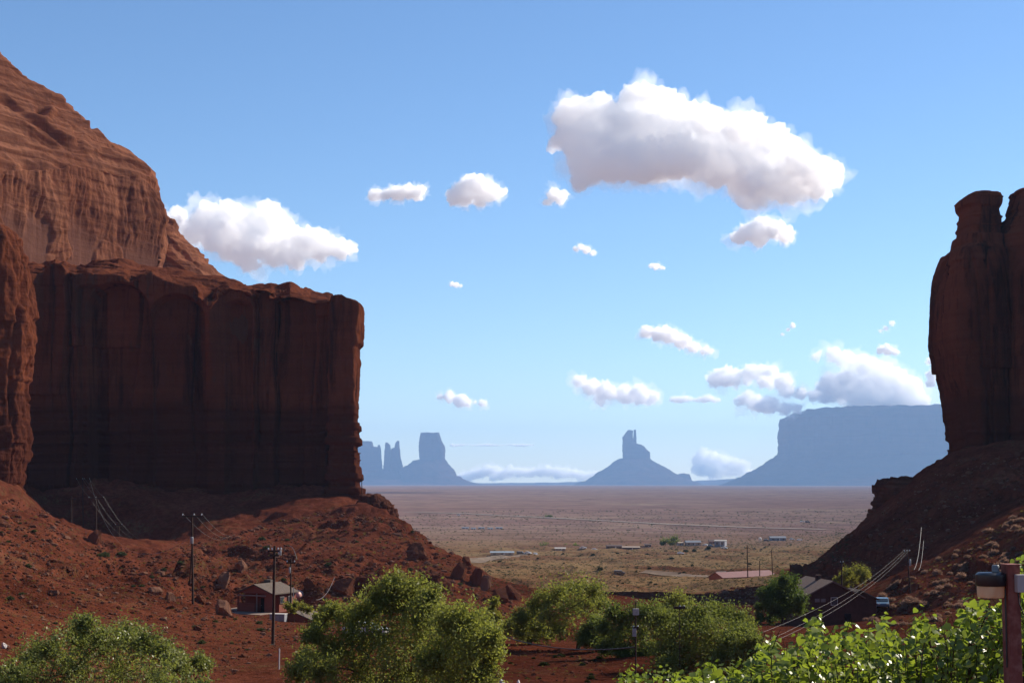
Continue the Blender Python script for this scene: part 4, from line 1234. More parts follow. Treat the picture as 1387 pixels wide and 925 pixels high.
def zz(lst, sc, ox, oy):
    return [(ox + a / sc, oy + b / sc, r) for a, b, r in lst]
tree("bushy_tree", "loose leafy tree top at the corner below the red slope, soil showing through", "tree", (120, 990),
     [(20, 915, 20), (45, 892, 21), (72, 885, 24), (108, 868, 25), (114, 848, 14), (140, 872, 26), (172, 862, 22), (196, 876, 24), (222, 885, 19), (243, 905, 21), (272, 900, 14), (100, 910, 34), (160, 915, 36), (215, 925, 33), (50, 930, 30), (0, 930, 26), (120, 950, 40), (200, 960, 40), (265, 935, 18), (30, 965, 30)], 42, M_LEAF_BUSH, .085, 1.7, 3, None, .8, .09, None, .0)
tree("broad_tree", "broad olive green tree in front of the ledge, the tallest crown near the middle", "tree", (538, 975),
     [(534, 796, 19), (562, 802, 20), (583, 814, 18), (516, 814, 21), (497, 832, 23), (546, 826, 34), (473, 838, 19), (449, 832, 13), (433, 844, 11), (424, 862, 13), (577, 838, 30), (562, 868, 40), (515, 868, 38), (478, 874, 32), (448, 882, 22), (418, 895, 18), (405, 912, 18), (438, 912, 30), (485, 912, 40), (534, 912, 44), (580, 911, 40), (500, 950, 40), (560, 950, 40)], 64, M_LEAF_OLIVE, .13, 1.75, 4, None, .8, .2)
tree("broad_tree", "bright rounded olive tree standing close beside the tallest broad tree", "tree", (632, 965),
     [(608, 845, 26), (634, 844, 25), (649, 856, 20), (667, 864, 14), (663, 886, 20), (639, 880, 33), (604, 880, 36), (585, 900, 28), (626, 911, 36), (652, 917, 24), (610, 945, 36), (650, 945, 22)], 60, leaf_mat("bright_olive_foliage", (.33, .335, .09), (.215, .235, .066), .48, .007, .45, .5), .125, 1.8, 5, None, .8, .16)
tree("spreading_tree", "spreading tree with a bare trunk showing, behind the red bank", "tree", (783, 873),
     [(780, 798, 19), (805, 801, 15), (759, 807, 20), (740, 814, 17), (814, 817, 13), (793, 820, 22), (768, 826, 22), (725, 820, 13), (743, 838, 22), (719, 838, 18), (703, 838, 13), (694, 847, 11), (728, 854, 17), (759, 854, 16), (792, 862, 13), (806, 840, 12), (705, 856, 9)], 126, M_LEAF_OLIVE, .20, 1.35, 6, None, .7, .2)
tree("dense_tree", "dark dense tree just behind the metal post with the small box", "tree", (858, 905),
     [(830, 832, 15), (817, 851, 13), (842, 844, 20), (863, 832, 17), (882, 832, 15), (890, 846, 18), (866, 862, 21), (836, 868, 19), (817, 877, 11), (879, 884, 16), (843, 884, 13), (860, 890, 13)], 114, M_LEAF_DARK, .19, 1.5, 7)
tree("dense_tree", "tree whose round top pokes up behind the row of dense trees", "tree", (918, 868),
     [(916, 814, 15), (928, 823, 13), (906, 826, 13), (918, 830, 15), (935, 836, 12), (905, 842, 14), (925, 848, 14)], 150, M_LEAF_OLIVE, .22, 1.4, 8)
tree("dense_tree", "wide dense tree with a thin dark trunk behind the big leaved cottonwood", "tree", (955, 935),
     [(898, 842, 19), (947, 832, 17), (965, 832, 17), (984, 836, 15), (1002, 845, 17), (1013, 854, 13), (1017, 874, 14), (990, 863, 23), (959, 857, 25), (928, 857, 25), (899, 863, 24), (999, 886, 22), (968, 884, 26), (934, 884, 26), (904, 884, 22), (928, 905, 25), (962, 907, 26), (995, 908, 20), (900, 905, 18)], 102, leaf_mat("moss_foliage", (.25, .27, .078), (.15, .175, .055), .42, .007, .45, .5), .18, 1.6, 9)
tree("low_tree", "low olive tree filling the gap between the thin sapling and the spreading tree's trunk", "tree", (716, 872),
     [(688, 850, 10), (700, 846, 12), (714, 850, 14), (730, 856, 13), (744, 860, 11), (706, 860, 11), (722, 864, 10)], 133, M_LEAF_OLIVE, .2, 1.3, 21)
tree("low_tree", "low dark tree joining the spreading tree to the dark dense tree", "tree", (808, 884),
     [(796, 856, 12), (808, 848, 13), (820, 858, 14), (802, 868, 12), (818, 872, 12), (830, 880, 10), (790, 866, 9)], 121, M_LEAF_DARK, .19, 1.4, 22)
tree("low_tree", "low mossy tree at the end of the dense trees, under the power wires", "tree", (1006, 925),
     [(1004, 862, 15), (1020, 870, 13), (988, 872, 16), (1012, 882, 17), (1028, 888, 11), (990, 892, 18), (1010, 904, 17), (970, 902, 17)], 97, bpy.data.materials["moss_foliage"], .18, 1.5, 23)
tree("sapling", "thin yellow green sapling at the end of the red slope", "tree", (668, 866),
     [(666, 826, 8), (670, 816, 6), (662, 838, 7), (673, 838, 8), (667, 848, 7)], 140, M_LEAF_YEL, .2, 1.0, 10, None, .7, .07)
tree("bushy_tree", "round dark green tree against the end of the brown house", "tree", (1060, 846),
     [(1062, 786, 9), (1073, 791, 11), (1053, 795, 11), (1044, 802, 9), (1035, 807, 8), (1068, 802, 15), (1055, 809, 15), (1077, 809, 11), (1085, 813, 8), (1041, 818, 11), (1059, 820, 15), (1073, 822, 12), (1030, 823, 6), (1048, 827, 11), (1062, 829, 10), (1082, 824, 9), (1045, 838, 10), (1030, 836, 7)], 212, leaf_mat("deep_green_foliage", (.14, .19, .055), (.085, .12, .04), .4, .007, .45, .5), .28, 1.5, 11)
tree("bushy_tree", "yellow green bushy tree behind the roof of the brown house", "tree", (1156, 797),
     [(1150, 777, 8), (1162, 773, 9), (1172, 779, 7), (1140, 783, 6), (1156, 785, 8), (1132, 787, 4), (1168, 787, 6), (1145, 790, 5)], 268, M_LEAF_YEL, .3, 1.1, 12)
tree("low_bush", "low bright green bush growing beside the small brick house", "bush", (398, 829), [(390, 822, 6), (400, 820, 6), (410, 823, 6), (418, 826, 5), (396, 826, 5)], 188, M_LEAF_YEL, .22, 1.0, 13, None, .6, .05)
far_trees = [("round dark tree standing alone at the settlement, nearest the pale trailers", 735, 748, [(731, 742, 4), (737, 739, 4.5), (741, 743, 4), (735, 744, 4)], 1360),
             ("low dark tree beside the white trailer of the settlement", 766, 747, [(762, 743, 3.2), (767, 741, 3.5), (771, 744, 3)], 1370),
             ("round green tree next to the low dark tree by the white trailer", 779, 747, [(776, 743, 3.4), (780, 740, 3.8), (783, 743, 3.2)], 1360),
             ("big dark tree pair half beside the blue roofed house, lower crown", 901, 740, [(899, 735, 4.5), (904, 733, 4), (896, 737, 3.5)], 1340),
             ("tallest dark tree of the settlement beside the blue roofed house", 912, 739, [(910, 733, 5), (914, 730, 5), (917, 735, 4), (911, 737, 4)], 1345),
             ("tiny bush between the white car and the low brown sheds", 811, 746, [(810, 744, 2), (813, 744, 2)], 1365),
             ("lone dark tree beside the distant road across the plain", 743, 702, [(740, 700, 2), (744, 699, 2.2), (747, 700, 1.8)], 2350)]
for i, (lb, bx, by, cl, Y) in enumerate(far_trees):
    tree("distant_tree", lb, "tree", (bx, by), cl, Y, M_LEAF_DARK, 1.3, .7, 40 + i, "trees of the far settlement", .7, .3)

# big leaved cottonwood below the lamp post
def cottonwood(label, outline, Ys, seed, leaf, step, layers, base, mat, fill):
    rs = random.Random(seed)
    Ym = sum(Ys) / 2
    g = P(base[0], base[1], Ym); gz = h1(g[0], g[1])
    root = empty("cottonwood_tree", label, "tree", (g[0], g[1], gz))
    o0 = Vector((g[0], g[1], gz))
    ox, oy = zip(*outline)
    wood = MB(); LV, LF, n = [], [], 0
    # leaf: a broad heart folded along its midrib
    shape = [(0, 0), (.30, .02), (.50, .30), (.40, .62), (0, 1.08), (-.40, .62), (-.50, .30), (-.30, .02), (0, .36)]
    def leaf_at(p, ax, up, s):
        nonlocal n
        ax = ax.normalized(); sd_ = ax.cross(up)
        if sd_.length < 1e-4: sd_ = ax.orthogonal()
        sd_.normalize(); nm = sd_.cross(ax).normalized()
        fold = rs.uniform(.02, .25); curl = rs.uniform(-.15, .25)
        LV.extend([tuple(p + ax * (y * s) + sd_ * (x * s) + nm * (s * (fold * abs(x) - curl * y * y))) for x, y in shape])
        LF.extend([(n, n + 1, n + 2, n + 8), (n + 8, n + 2, n + 3, n + 4), (n + 8, n + 4, n + 5, n + 6), (n, n + 8, n + 6, n + 7)])
        n += 9
    x = ox[0]
    tips = []
    while x < ox[-1]:
        yo = float(np.interp(x, ox, oy))
        for l in range(layers):
            drop = 0 if l == 0 else rs.uniform(8, 30) + 26 * l * rs.uniform(.5, 1.0)
            tips.append((x + rs.uniform(-step, step) * .5, yo + drop, rs.uniform(*Ys), l))
        x += step * rs.uniform(.7, 1.3)
    for (tx, ty, Y, l) in tips:
        k = Y / F
        tip = Vector(P(tx, ty, Y)) - o0
        Ls = rs.uniform(55, 95) * k
        d = Vector((rs.gauss(0, .22), rs.gauss(0, .3), 1)).normalized()
        foot = tip - d * Ls + Vector((rs.gauss(0, .05), rs.gauss(0, .05), 0))
        mid = foot.lerp(tip, .5) + Vector((rs.gauss(0, .02), rs.gauss(0, .02), 0))
        pts = [foot, mid, tip]
        wood.tube(pts, [.006, .0045, .002], 4, False)
        if rs.random() < .25:
            wood.tube([foot + Vector((rs.gauss(0, .15), rs.gauss(0, .15), -.9)), foot + Vector((0, 0, -.3)), foot], [.016, .011, .006], 5, False)
        m = int(Ls / (leaf * .42))
        for i in range(m):
            t = (i + rs.random() * .6) / m
            c = (foot.lerp(mid, t * 2) if t < .5 else mid.lerp(tip, t * 2 - 1))
            s = leaf * rs.uniform(.55, 1.25) * (1 - .45 * max(0, t - .75) / .25)
            a = rs.uniform(0, 6.283)
            out = Vector((math.cos(a), math.sin(a), rs.uniform(-.9, .5)))
            pet = c + out.normalized() * leaf * rs.uniform(.25, .75)
            wood.tube([c, pet], [.0016, .0012], 3, False)
            leaf_at(pet, out + Vector((0, 0, -.35)), Vector((rs.gauss(0, .7), rs.gauss(0, .7), 1)), s)
    # leaves of the inner crown, below the shoots
    for _ in range(fill):
        tx = rs.uniform(ox[0], ox[-1]); yo = float(np.interp(tx, ox, oy))
        c = Vector(P(tx, yo + rs.uniform(14, 130), rs.uniform(Ys[0], Ys[1] + .8))) - o0
        leaf_at(c, Vector((rs.gauss(0, 1), rs.gauss(0, 1), rs.gauss(-.3, .6))), Vector((rs.gauss(0, .7), rs.gauss(0, .7), 1)), leaf * rs.uniform(.55, 1.2))
    cx = [t[0] for t in tips]
    for q in np.linspace(min(cx) + 20, max(cx) - 20, 6):
        e = Vector(P(q, float(np.interp(q, ox, oy)) + 120, Ym)) - o0
        limb(wood, (0, 0, .0), e, .06, .018, rs, .08, 7, 7)
    limb(wood, (0, 0, -.4), (0, 0, .25), .13, .11, rs, .02, 3, 10)
    mesh_np("crown", np.array(LV), np.array(LF), mat, True, root)
    wood.build("trunk", M_BARK, root, True)
OUT1 = [(905, 912), (925, 905), (945, 898), (958, 885), (972, 890), (985, 902), (1000, 888), (1020, 876), (1036, 856), (1050, 850), (1062, 868), (1075, 870), (1086, 846), (1100, 826), (1107, 820), (1118, 842), (1130, 850), (1145, 836), (1158, 838), (1170, 852), (1185, 834), (1196, 818), (1205, 836), (1220, 852), (1232, 846), (1242, 822), (1252, 815), (1262, 840), (1275, 840), (1290, 832), (1300, 812), (1320, 800), (1340, 806), (1355, 802), (1372, 770), (1384, 740), (1400, 736), (1450, 760)]
cottonwood("bright big leaved cottonwood whose top fills the corner below the lamp post", OUT1, (12.6, 15.5), 5, .066, 8, 14, (1200, 1500), M_COTTON, 5200)
OUT2 = [(832, 915), (842, 902), (853, 894), (866, 900), (878, 904), (892, 898), (904, 904), (918, 912), (935, 918)]
cottonwood("smaller cottonwood top with finer leaves next to the big leaved one", OUT2, (19, 21), 6, .066, 5, 7, (880, 1250), M_COTTON, 500)
rock_at("pale grey rounded stone at the very bottom edge beside the bright rounded tree", 674, 920, 684, 930, 1, plain_mat("pale_grey_stone", (.45, .47, .50), .6, .2), 0)
rock_at("small white stone at the very bottom edge of the bare red bank", 699, 921, 706, 929, 3, plain_mat("white_stone", (.62, .58, .54), .7, .2), 1)
# ------------------------------------------------------------------ roads and slabs
M_ROAD = plain_mat("pale_graded_dirt", (.44, .30, .19), .95, .25, .2, .1)
M_ASPH = plain_mat("pale_highway", (.27, .22, .19), .9, .15, .05, .1)
M_CONC = plain_mat("worn_concrete", (.24, .175, .14), .9, .25, 1.2, .2)
def road(name, pts, wid, lift, mat, label):
    xs = np.array([p[0] for p in pts], float); ys = np.array([p[1] for p in pts], float)
    n = 140
    t = np.linspace(0, 1, n); q = np.linspace(0, 1, len(pts))
    hs = [h for h in hit_many(np.interp(t, q, xs), np.interp(t, q, ys)) if h is not None]
    C = np.array(hs)
    for _ in range(8): C[1:-1] = (C[:-2] + 2 * C[1:-1] + C[2:]) / 4
    d = np.gradient(C[:, :2], axis=0); d /= np.maximum(np.linalg.norm(d, axis=1)[:, None], 1e-6)
    nrm = np.stack([-d[:, 1], d[:, 0]], 1)
    V = []
    for s in np.linspace(-1, 1, 5):
        xy = C[:, :2] + nrm * s * wid / 2
        V.append(np.concatenate([xy, (np.maximum(hq(xy[:, 0], xy[:, 1]), 0 * C[:, 2] + C[:, 2] - 1.0) + lift)[:, None]], 1))
    V = np.stack(V)
    tag(mesh_np(name, V, grid_faces(*V.shape[:2]), mat), label, None, None, 'structure')
road("highway", [(548, 693.8), (620, 695.5), (743, 701.5), (836, 706.5), (897, 710), (1020, 715), (1120, 717.5)], 15, .8, M_ASPH, "pale highway crossing the far plain")
road("dirt_road", [(636, 762), (651, 758), (664, 756), (687, 754), (715, 752)], 16, .35, M_ROAD, "dirt road curving round the toe of the red slope")
road("dirt_road", [(870, 775), (885, 776.5), (908, 778.5), (927, 780), (946, 781), (968, 781)], 6, .3, M_ROAD, "dirt road leading to the long red building")

# ------------------------------------------------------------------ buildings
M_BRICK = NT("red_brick")
_c0 = M_BRICK.coord()
_sx = M_BRICK.n('ShaderNodeSeparateXYZ'); M_BRICK.l(_c0, _sx.inputs[0])
_cx = M_BRICK.n('ShaderNodeCombineXYZ'); M_BRICK.l(M_BRICK.math('ADD', _sx.outputs[0], _sx.outputs[1]), _cx.inputs[0]); M_BRICK.l(_sx.outputs[2], _cx.inputs[1])
_c = _cx.outputs[0]
_b = M_BRICK.n('ShaderNodeTexBrick')
_b.inputs['Scale'].default_value = 4.0
_b.inputs['Color1'].default_value = (.19, .055, .035, 1); _b.inputs['Color2'].default_value = (.15, .045, .03, 1); _b.inputs['Mortar'].default_value = (.16, .07, .05, 1)
M_BRICK.l(_c, _b.inputs['Vector'])
M_BRICK = M_BRICK.finish(_b.outputs['Color'], .9)
M_SHINGLE = plain_mat("grey_shingle_roof", (.12, .092, .075), .9, .3, 3.0, .15)
M_BROOF = plain_mat("brown_shingle_roof", (.20, .135, .105), .9, .25, 3.0, .15)
M_BWALL = plain_mat("dark_brown_siding", (.085, .040, .030), .85, .3, 2.0, .2)
M_WHITE = plain_mat("white_paint", (.55, .52, .48), .6, .1, 4.0, .3)
M_DARK = plain_mat("dark_opening", (.018, .015, .014), .8, .3, 2.0, .2)
M_GLASS = plain_mat("window_glass", (.05, .06, .07), .08, .1, 1.0, .6)
M_GREY = plain_mat("galvanised_metal", (.30, .30, .31), .5, .25, 5.0, .5, .2)
M_WOOD = plain_mat("tarred_pole_wood", (.060, .034, .026), .9, .35, 4.0, .15)
M_REDWALL = plain_mat("salmon_block_wall", (.27, .105, .080), .9, .15, .8, .15)
M_REDROOF = plain_mat("maroon_metal_roof", (.20, .085, .082), .6, .15, .6, .3)

def gable(w, d, eave, peak, y0=0.0, x0=0.0):
    return [(x0 - w / 2, 0), (x0 + w / 2, 0), (x0 + w / 2, eave), (x0, peak), (x0 - w / 2, eave)]
def roof_slabs(mb, w, d, eave, peak, th=.16, over=.35, x0=0.0, y0=0.0):
    sl = (peak - eave) / (w / 2)
    for s in (-1, 1):
        xe = x0 + s * (w / 2 + over); ze = eave - over * sl
        poly = [(x0, peak + .02), (xe, ze + .02), (xe, ze + th), (x0, peak + th)]
        mb.prism(poly if s > 0 else poly[::-1], y0 - over, y0 + d + over)
    return mb

# small brick house with an open porch
r = empty("brick_house", "small red brick house with an open shaded porch beneath its grey gable roof", "house", tuple(HOUSE_A), math.radians(-27))
W, D, E, K = 6.3, 6.0, 2.75, 3.95
MB().box((0, D / 2 + .9, E / 2 - .1), (W - .2, D - 1.8, E + .2)).build("wall", M_BRICK, r)
MB().prism([(-W / 2, E), (W / 2, E), (0, K)], 0, .22).prism([(-W / 2, E), (W / 2, E), (0, K)], D - .4, D - .18).build("gable", M_BRICK, r)
MB().box((-1.55, .1, .55), (3.0, .2, 1.5)).build("low_wall", M_BRICK, r)
MB().box((W / 2 - .75, .1, E / 2), (1.4, .2, E + .2)).box((-W / 2 + .12, .1, E / 2), (.24, .2, E + .2)).build("porch_pier", M_BRICK, r)
MB().box((-.55, -.03, E - .32), (5.0, .1, .18)).build("porch_beam", plain_mat("weathered_trim", (.26, .20, .17), .8, .2), r)
MB().box((.25, .12, E / 2), (.14, .14, E)).build("porch_post", bpy.data.materials["weathered_trim"], r)
dd = MB().box((1.0, .83, 1.0), (.95, .10, 2.1)).build("door", M_DARK, r)
MB().box((.62, .75, 1.0), (.06, .06, .12)).build("handle", M_GREY, dd)
for y in (2.4, 4.4):
    f = MB().box((W / 2 - .02, y, 1.75), (.10, 1.0, 1.0)).build("window", bpy.data.materials["weathered_trim"], r)
    MB().box((W / 2 + .03, y, 1.75), (.06, .84, .84)).build("pane", M_GLASS, f)
roof_slabs(MB(), W, D, E, K).build("roof", M_SHINGLE, r)
MB().box((-.5, 4.2, K + .15), (1.1, .9, .8)).build("roof_cooler", M_SHINGLE, r, bevel=.04)
# concrete round it
def slab(label, lx, ly, w, d, dz=.05):
    a = math.radians(-27)
    x = HOUSE_A[0] + lx * math.cos(a) - ly * math.sin(a); y = HOUSE_A[1] + lx * math.sin(a) + ly * math.cos(a)
    o = MB().box((0, 0, 0), (w, d, .3)).build("concrete_slab", M_CONC, None, bevel=.03, loc=(x, y, HOUSE_A[2] + dz - .12), rotz=a)
    tag(o, label, None, None, 'structure')
slab("pale concrete apron in front of the brick house", .3, -1.9, 6.6, 3.7)
slab("pale concrete strip beside the brick house", -5.0, 3.2, 3.2, 5.0, .12)

# low house below it, mostly roof
LHz = h1(LOW_HOUSE[0], LOW_HOUSE[1])
p = P(398, 849, 200)
r = empty("low_house", "half sunken red house showing only its grey roof and dark gable, below the brick house", "house", (p[0], p[1], p[2]), math.radians(-12))
W, D, E, K = 4.6, 5.0, .85, 1.75
MB().prism(gable(W, D, E, K), 0, D).build("wall", M_BRICK, r)
roof_slabs(MB(), W, D, E, K, .14, .3).build("roof", M_SHINGLE, r)
p2 = P(377, 842, 199)
r2 = empty("evaporative_cooler", "pale grey boxy cooler unit standing at the low house's roof edge", "cooler", (p2[0], p2[1], p2[2]), math.radians(-12))
MB().box((0, 0, .45), (1.9, 1.0, .95)).build("cabinet", plain_mat("grey_cabinet_paint", (.24, .24, .26), .6, .15), r2, bevel=.04)
MB().box((0, 0, .97), (2.0, 1.1, .08)).build("lid", M_WHITE, r2, bevel=.02)
MB().box((-.3, -.51, .45), (1.1, .05, .6)).build("louvre", M_GREY, r2)

# pink fuel tank
p = hit(404, 812)
r = empty("fuel_tank", "pink rounded tank lying on the grass behind the thin pole", "tank", (p[0], p[1], p[2]), math.radians(70))
mt = plain_mat("faded_pink_paint", (.62, .33, .29), .5, .15)
prof = [(.02, -.95), (.35, -.9), (.55, -.75), (.62, -.5), (.62, .5), (.55, .75), (.35, .9), (.02, .95)]
tb = MB().turned(prof, (0, 0, 0), 20)
tb.v = [(z, y, x + .75) for x, y, z in tb.v]
tb.build("tank_shell", mt, r, True)
for x in (-.5, .5):
    MB().box((x, 0, .15), (.12, .8, .4)).build("leg", M_GREY, r)
MB().turned([(.12, 1.34), (.12, 1.5), (.04, 1.52)], (0, 0, 0), 12).build("filler_cap", M_GREY, r)

# brown house across the wash
r = empty("brown_house", "dark brown house in shade with a brown gable roof and a white framed window", "house", tuple(HOUSE_B), math.radians(9))
W, D, E, K = 8.4, 10.5, 4.3, 6.4
MB().prism(gable(W, D, E, K), 0, D).build("wall", M_BWALL, r)
roof_slabs(MB(), W, D, E, K, .2, .5).build("roof", M_BROOF, r)
f = MB().box((.25, -.03, 3.75), (1.0, .12, 1.1)).build("window", M_WHITE, r)
MB().box((.25, -.075, 3.75), (.84, .06, .94)).build("pane", M_GLASS, f)
for x in (-2.2, -1.35):
    f = MB().box((x, -.03, 3.9), (.70, .12, .5)).build("window", plain_mat("dull_window_frame", (.20, .15, .13), .7), r)
    MB().box((x, -.075, 3.9), (.56, .06, .38)).build("pane", plain_mat("pale_blind", (.22, .18, .17), .6), f)
f = MB().box((2.2, -.03, 1.0), (.95, .1, 2.05)).build("door", M_DARK, r)
MB().box((1.85, -.1, 1.0), (.06, .06, .14)).build("handle", M_GREY, f)
MB().prism(gable(5.0, 2.2, 3.9, 5.1, 0, 3.2), -.0 + .6, 4.0).build("side_wing", M_BWALL, r, loc=(1.1, .4, 0))
roof_slabs(MB(), 5.0, 3.4, 3.9, 5.1, .18, .35, 4.3, 1.0).build("wing_roof", M_SHINGLE, r)
MB().box((-.2, 5, K + .25), (.7, .7, .9)).build("roof_vent", M_BWALL, r)

# long red building
r = empty("long_building", "long low red building with a maroon roof and shaded porch on the flat", "building", tuple(BARN), math.radians(33))
L, W, E, K = 25.0, 7.6, 3.3, 4.9
m = MB(); m.prism([(-W / 2, -.6), (W / 2 - 1.6, -.6), (W / 2 - 1.6, E), (0, K), (-W / 2, E)], 0, L)
rotp = lambda b: [(y - L / 2, -x, z) for x, y, z in b.v]
m.v = rotp(m); m.build("wall", M_REDWALL, r)
m = MB(); m.prism([(-W / 2, -.6), (W / 2, -.6), (W / 2, E - .3), (0, K - .1), (-W / 2, E - .3)], -.25, 0); m.v = rotp(m); m.build("gable_wall", M_REDWALL, r)
m = roof_slabs(MB(), W, L, E, K, .15, .5); m.v = rotp(m); m.build("roof", M_REDROOF, r)
for i in range(7):
    MB().box((-L / 2 + 2 + i * 3.5, -W / 2 + .15, 1.4), (.22, .22, 3.6)).build("porch_post", M_BWALL, r)
for i in range(5):
    f = MB().box((-L / 2 + 4 + i * 4.3, -W / 2 + 1.55, 1.5), (1.5, .12, 1.2)).build("window", M_BWALL, r)
    MB().box((-L / 2 + 4 + i * 4.3, -W / 2 + 1.47, 1.5), (1.3, .06, 1.0)).build("pane", M_GLASS, f)
MB().box((-L / 2 + 2.4, .2, K + .2), (4.4, .5, .16)).build("ridge_cap", M_WHITE, r)

# settlement on the plain
def settlement_house(name, label, cat, px, pyb, wpx, hpx, Y, wall, roofc, rot=0.0, roofh=.35, depth=7.0, nwin=3):
    p = hit(px, pyb)
    if p is None: return
    k = p[1] / F
    W = wpx * k; H = hpx * k
    e = H * (1 - roofh)
    r = empty(name, label, cat, (p[0], p[1] + depth / 2, h1(p[0], p[1] + depth / 2) - .1), rot)
    MB().box((0, 0, e / 2), (W, depth, e)).build("wall", wall, r)
    m = MB(); m.prism([(-depth / 2 - .4, e - .02), (depth / 2 + .4, e - .02), (depth / 2 * .1, H), (-depth / 2 * .1, H)], -W / 2 - .4, W / 2 + .4)
    m.v = [(y, x, z) for x, y, z in m.v]
    m.build("roof", roofc, r)
    for i in range(nwin):
        x = -W / 2 + W * (i + .5) / nwin
        MB().box((x, -depth / 2 - .02, e * .55), (W / nwin * .35, .1, e * .4)).build("window", M_GLASS, r)
    MB().box((W * .08, -depth / 2 - .02, e * .4), (.95, .1, e * .8)).build("door", M_WHITE, r)
mc = lambda n, c, ro=.7: plain_mat(n, c, ro, .12, .3)
BLU = mc("pale_blue_metal", (.25, .30, .35), .6); TAN = mc("tan_siding", (.36, .28, .22)); DBR = mc("dark_brown_shed", (.10, .06, .05)); SLA = mc("slate_blue_roof", (.17, .19, .23)); PNK = mc("faded_red_wall", (.34, .19, .15)); WHT = mc("whitewash", (.40, .37, .34))
settlement_house("mobile_home", "long pale blue roofed trailer home nearest the bend of the dirt road", "trailer home", 680, 752, 31, 5, 1340, TAN, BLU, .05)
settlement_house("mobile_home", "short white trailer home beside the low dark tree", "trailer home", 759, 746, 14, 4, 1360, TAN, WHT, 0)
settlement_house("shed", "low dark brown shed, first of the two long sheds on the rise", "shed", 832, 743.5, 20, 5.5, 1360, DBR, DBR, .05, .3, 7, 2)
settlement_house("shed", "low dark brown shed with a thin pale roof edge, second of the two long sheds", "shed", 855, 744.5, 23, 5, 1350, DBR, TAN, -.04, .25, 7, 2)
settlement_house("shed", "small dark hut alone between the long sheds and the tall trees", "shed", 878, 740.5, 8, 4, 1370, DBR, DBR, 0, .4, 5, 1)
settlement_house("house", "slate blue roofed house beside the tall trees of the settlement", "house", 939, 739, 20, 7, 1340, TAN, SLA, .1)
settlement_house("house", "faded red house tucked behind the pale cube shaped house", "house", 967, 736.5, 12, 6, 1360, PNK, DBR, 0)
settlement_house("house", "pale cube shaped house with a dark shaded front on the plain", "house", 977, 740, 14, 9, 1340, mc("bluish_grey_wall", (.22, .22, .25)), WHT, -.35, .15, 8, 2)
settlement_house("house", "long slate blue house farthest along the row of buildings", "house", 1054, 732, 21, 6, 1400, mc("slate_wall", (.18, .20, .25)), SLA, .05)
settlement_house("mobile_home", "tiny pale trailer home beside the slate blue roofed house", "trailer home", 922, 739, 7, 5, 1345, TAN, TAN, .2, .2, 5, 1)
for i, (x, w) in enumerate([(630, 9), (641, 6), (652, 8), (664, 7), (676, 9)]):
    settlement_house("house", "tiny blue grey house in the hamlet far out by the highway", "house", x, 716 + (i % 2) * .6, w, 2.4, 1900, BLU if i % 2 else mc("blue_grey_wall", (.25, .28, .33)), SLA, 0, .4, 8, 2)
for o in list(COL.objects):
    if o.get('label', '').startswith("tiny blue grey house"): o['group'] = "houses of the far hamlet"

r_p = hit(1029.5, 734)
r = empty("water_tank", "white water tank on a stand at the edge of the settlement", "water tank", tuple(r_p))
k = r_p[1] / F
MB().turned([(2.0 * k, 2.6 * k), (2.1 * k, 3 * k), (2.1 * k, 5.6 * k), (.3 * k, 6.6 * k)], (0, 0, 0), 16).build("tank", M_WHITE, r, True)
for sx in (-1, 1):
    for sy in (-1, 1):
        MB().box((sx * 1.2 * k, sy * 1.2 * k, 1.3 * k), (.25 * k, .25 * k, 2.7 * k)).build("leg", M_GREY, r)

# ------------------------------------------------------------------ vehicles
def car_proto(name, label, paint, van=False):
    r = empty(name, label, "car")
    prof = [(-2.2, .35), (2.15, .35), (2.22, .62), (2.1, .82), (1.15, .95), (.45, 1.42), (-1.0, 1.46), (-1.75, 1.0), (-2.2, .92)]
    if van: prof = [(-2.3, .35), (2.3, .35), (2.35, .8), (2.2, 1.0), (1.5, 1.15), (.95, 1.75), (-2.2, 1.8), (-2.35, 1.5)]
    m = MB().prism(prof, -.88, .88); m.v = [(y, x, z) for x, y, z in m.v]
    # local: front towards -y after flip
    m.v = [(x, -y, z) for x, y, z in m.v]
    m.build("body", paint, r, False, .07)
    g = MB().prism([(1.06, 1.0), (.50, 1.36), (.46, 1.34), (1.0, .99)] if not van else [(1.48, 1.2), (1.0, 1.68), (.95, 1.66), (1.44, 1.18)], -.74, .74); g.v = [(y, -x - .04, z + .04) for x, y, z in g.v]
    g.build("windscreen", M_GLASS, r)
    for s in (-1, 1):
        sd_ = MB().prism([(.85, 1.0), (.38, 1.33), (-.95, 1.36), (-1.45, 1.0)], 0, .03); sd_.v = [(s * .87 + (y if s > 0 else -y), -x, z) for x, y, z in sd_.v]
        sd_.build("side_window", M_GLASS, r)
        MB().box((s * .62, -2.17, .72), (.34, .12, .16)).build("headlight", M_WHITE, r)
        for y in (-1.35, 1.35):
            w = MB().turned([(.32, -.11), (.34, -.08), (.34, .08), (.32, .11)], (0, 0, 0), 14); w.v = [(z + s * .80, x + y, yy + .34) for x, yy, z in w.v]
            t_ = w.build("wheel", M_DARK, r)
            h = MB().turned([(.19, -.125), (.19, .125)], (0, 0, 0), 10); h.v = [(z + s * .80, x + y, yy + .34) for x, yy, z in h.v]
            h.build("rim", M_GREY, t_)
    return r
def put_car(root, px, pyb, rz, label, ymin=8, group=None, s=1.0):
    p = hit(px, pyb, ymin)
    root.location = (p[0], p[1], h1(p[0], p[1])); root.rotation_euler[2] = rz; root.scale = (s, s, s)
    root['label'] = label
    if group: root['group'] = group
    return root
carpaint = lambda n, c: plain_mat(n, c, .25, .03, 1, .6)
blue = car_proto("car", "x", carpaint("blue_grey_car_paint", (.10, .16, .23)))
put_car(blue, 1195, 823, -.15, "blue grey car parked beyond the brown house, only its top showing")
white = car_proto("car", "x", carpaint("white_car_paint", (.75, .75, .74)))
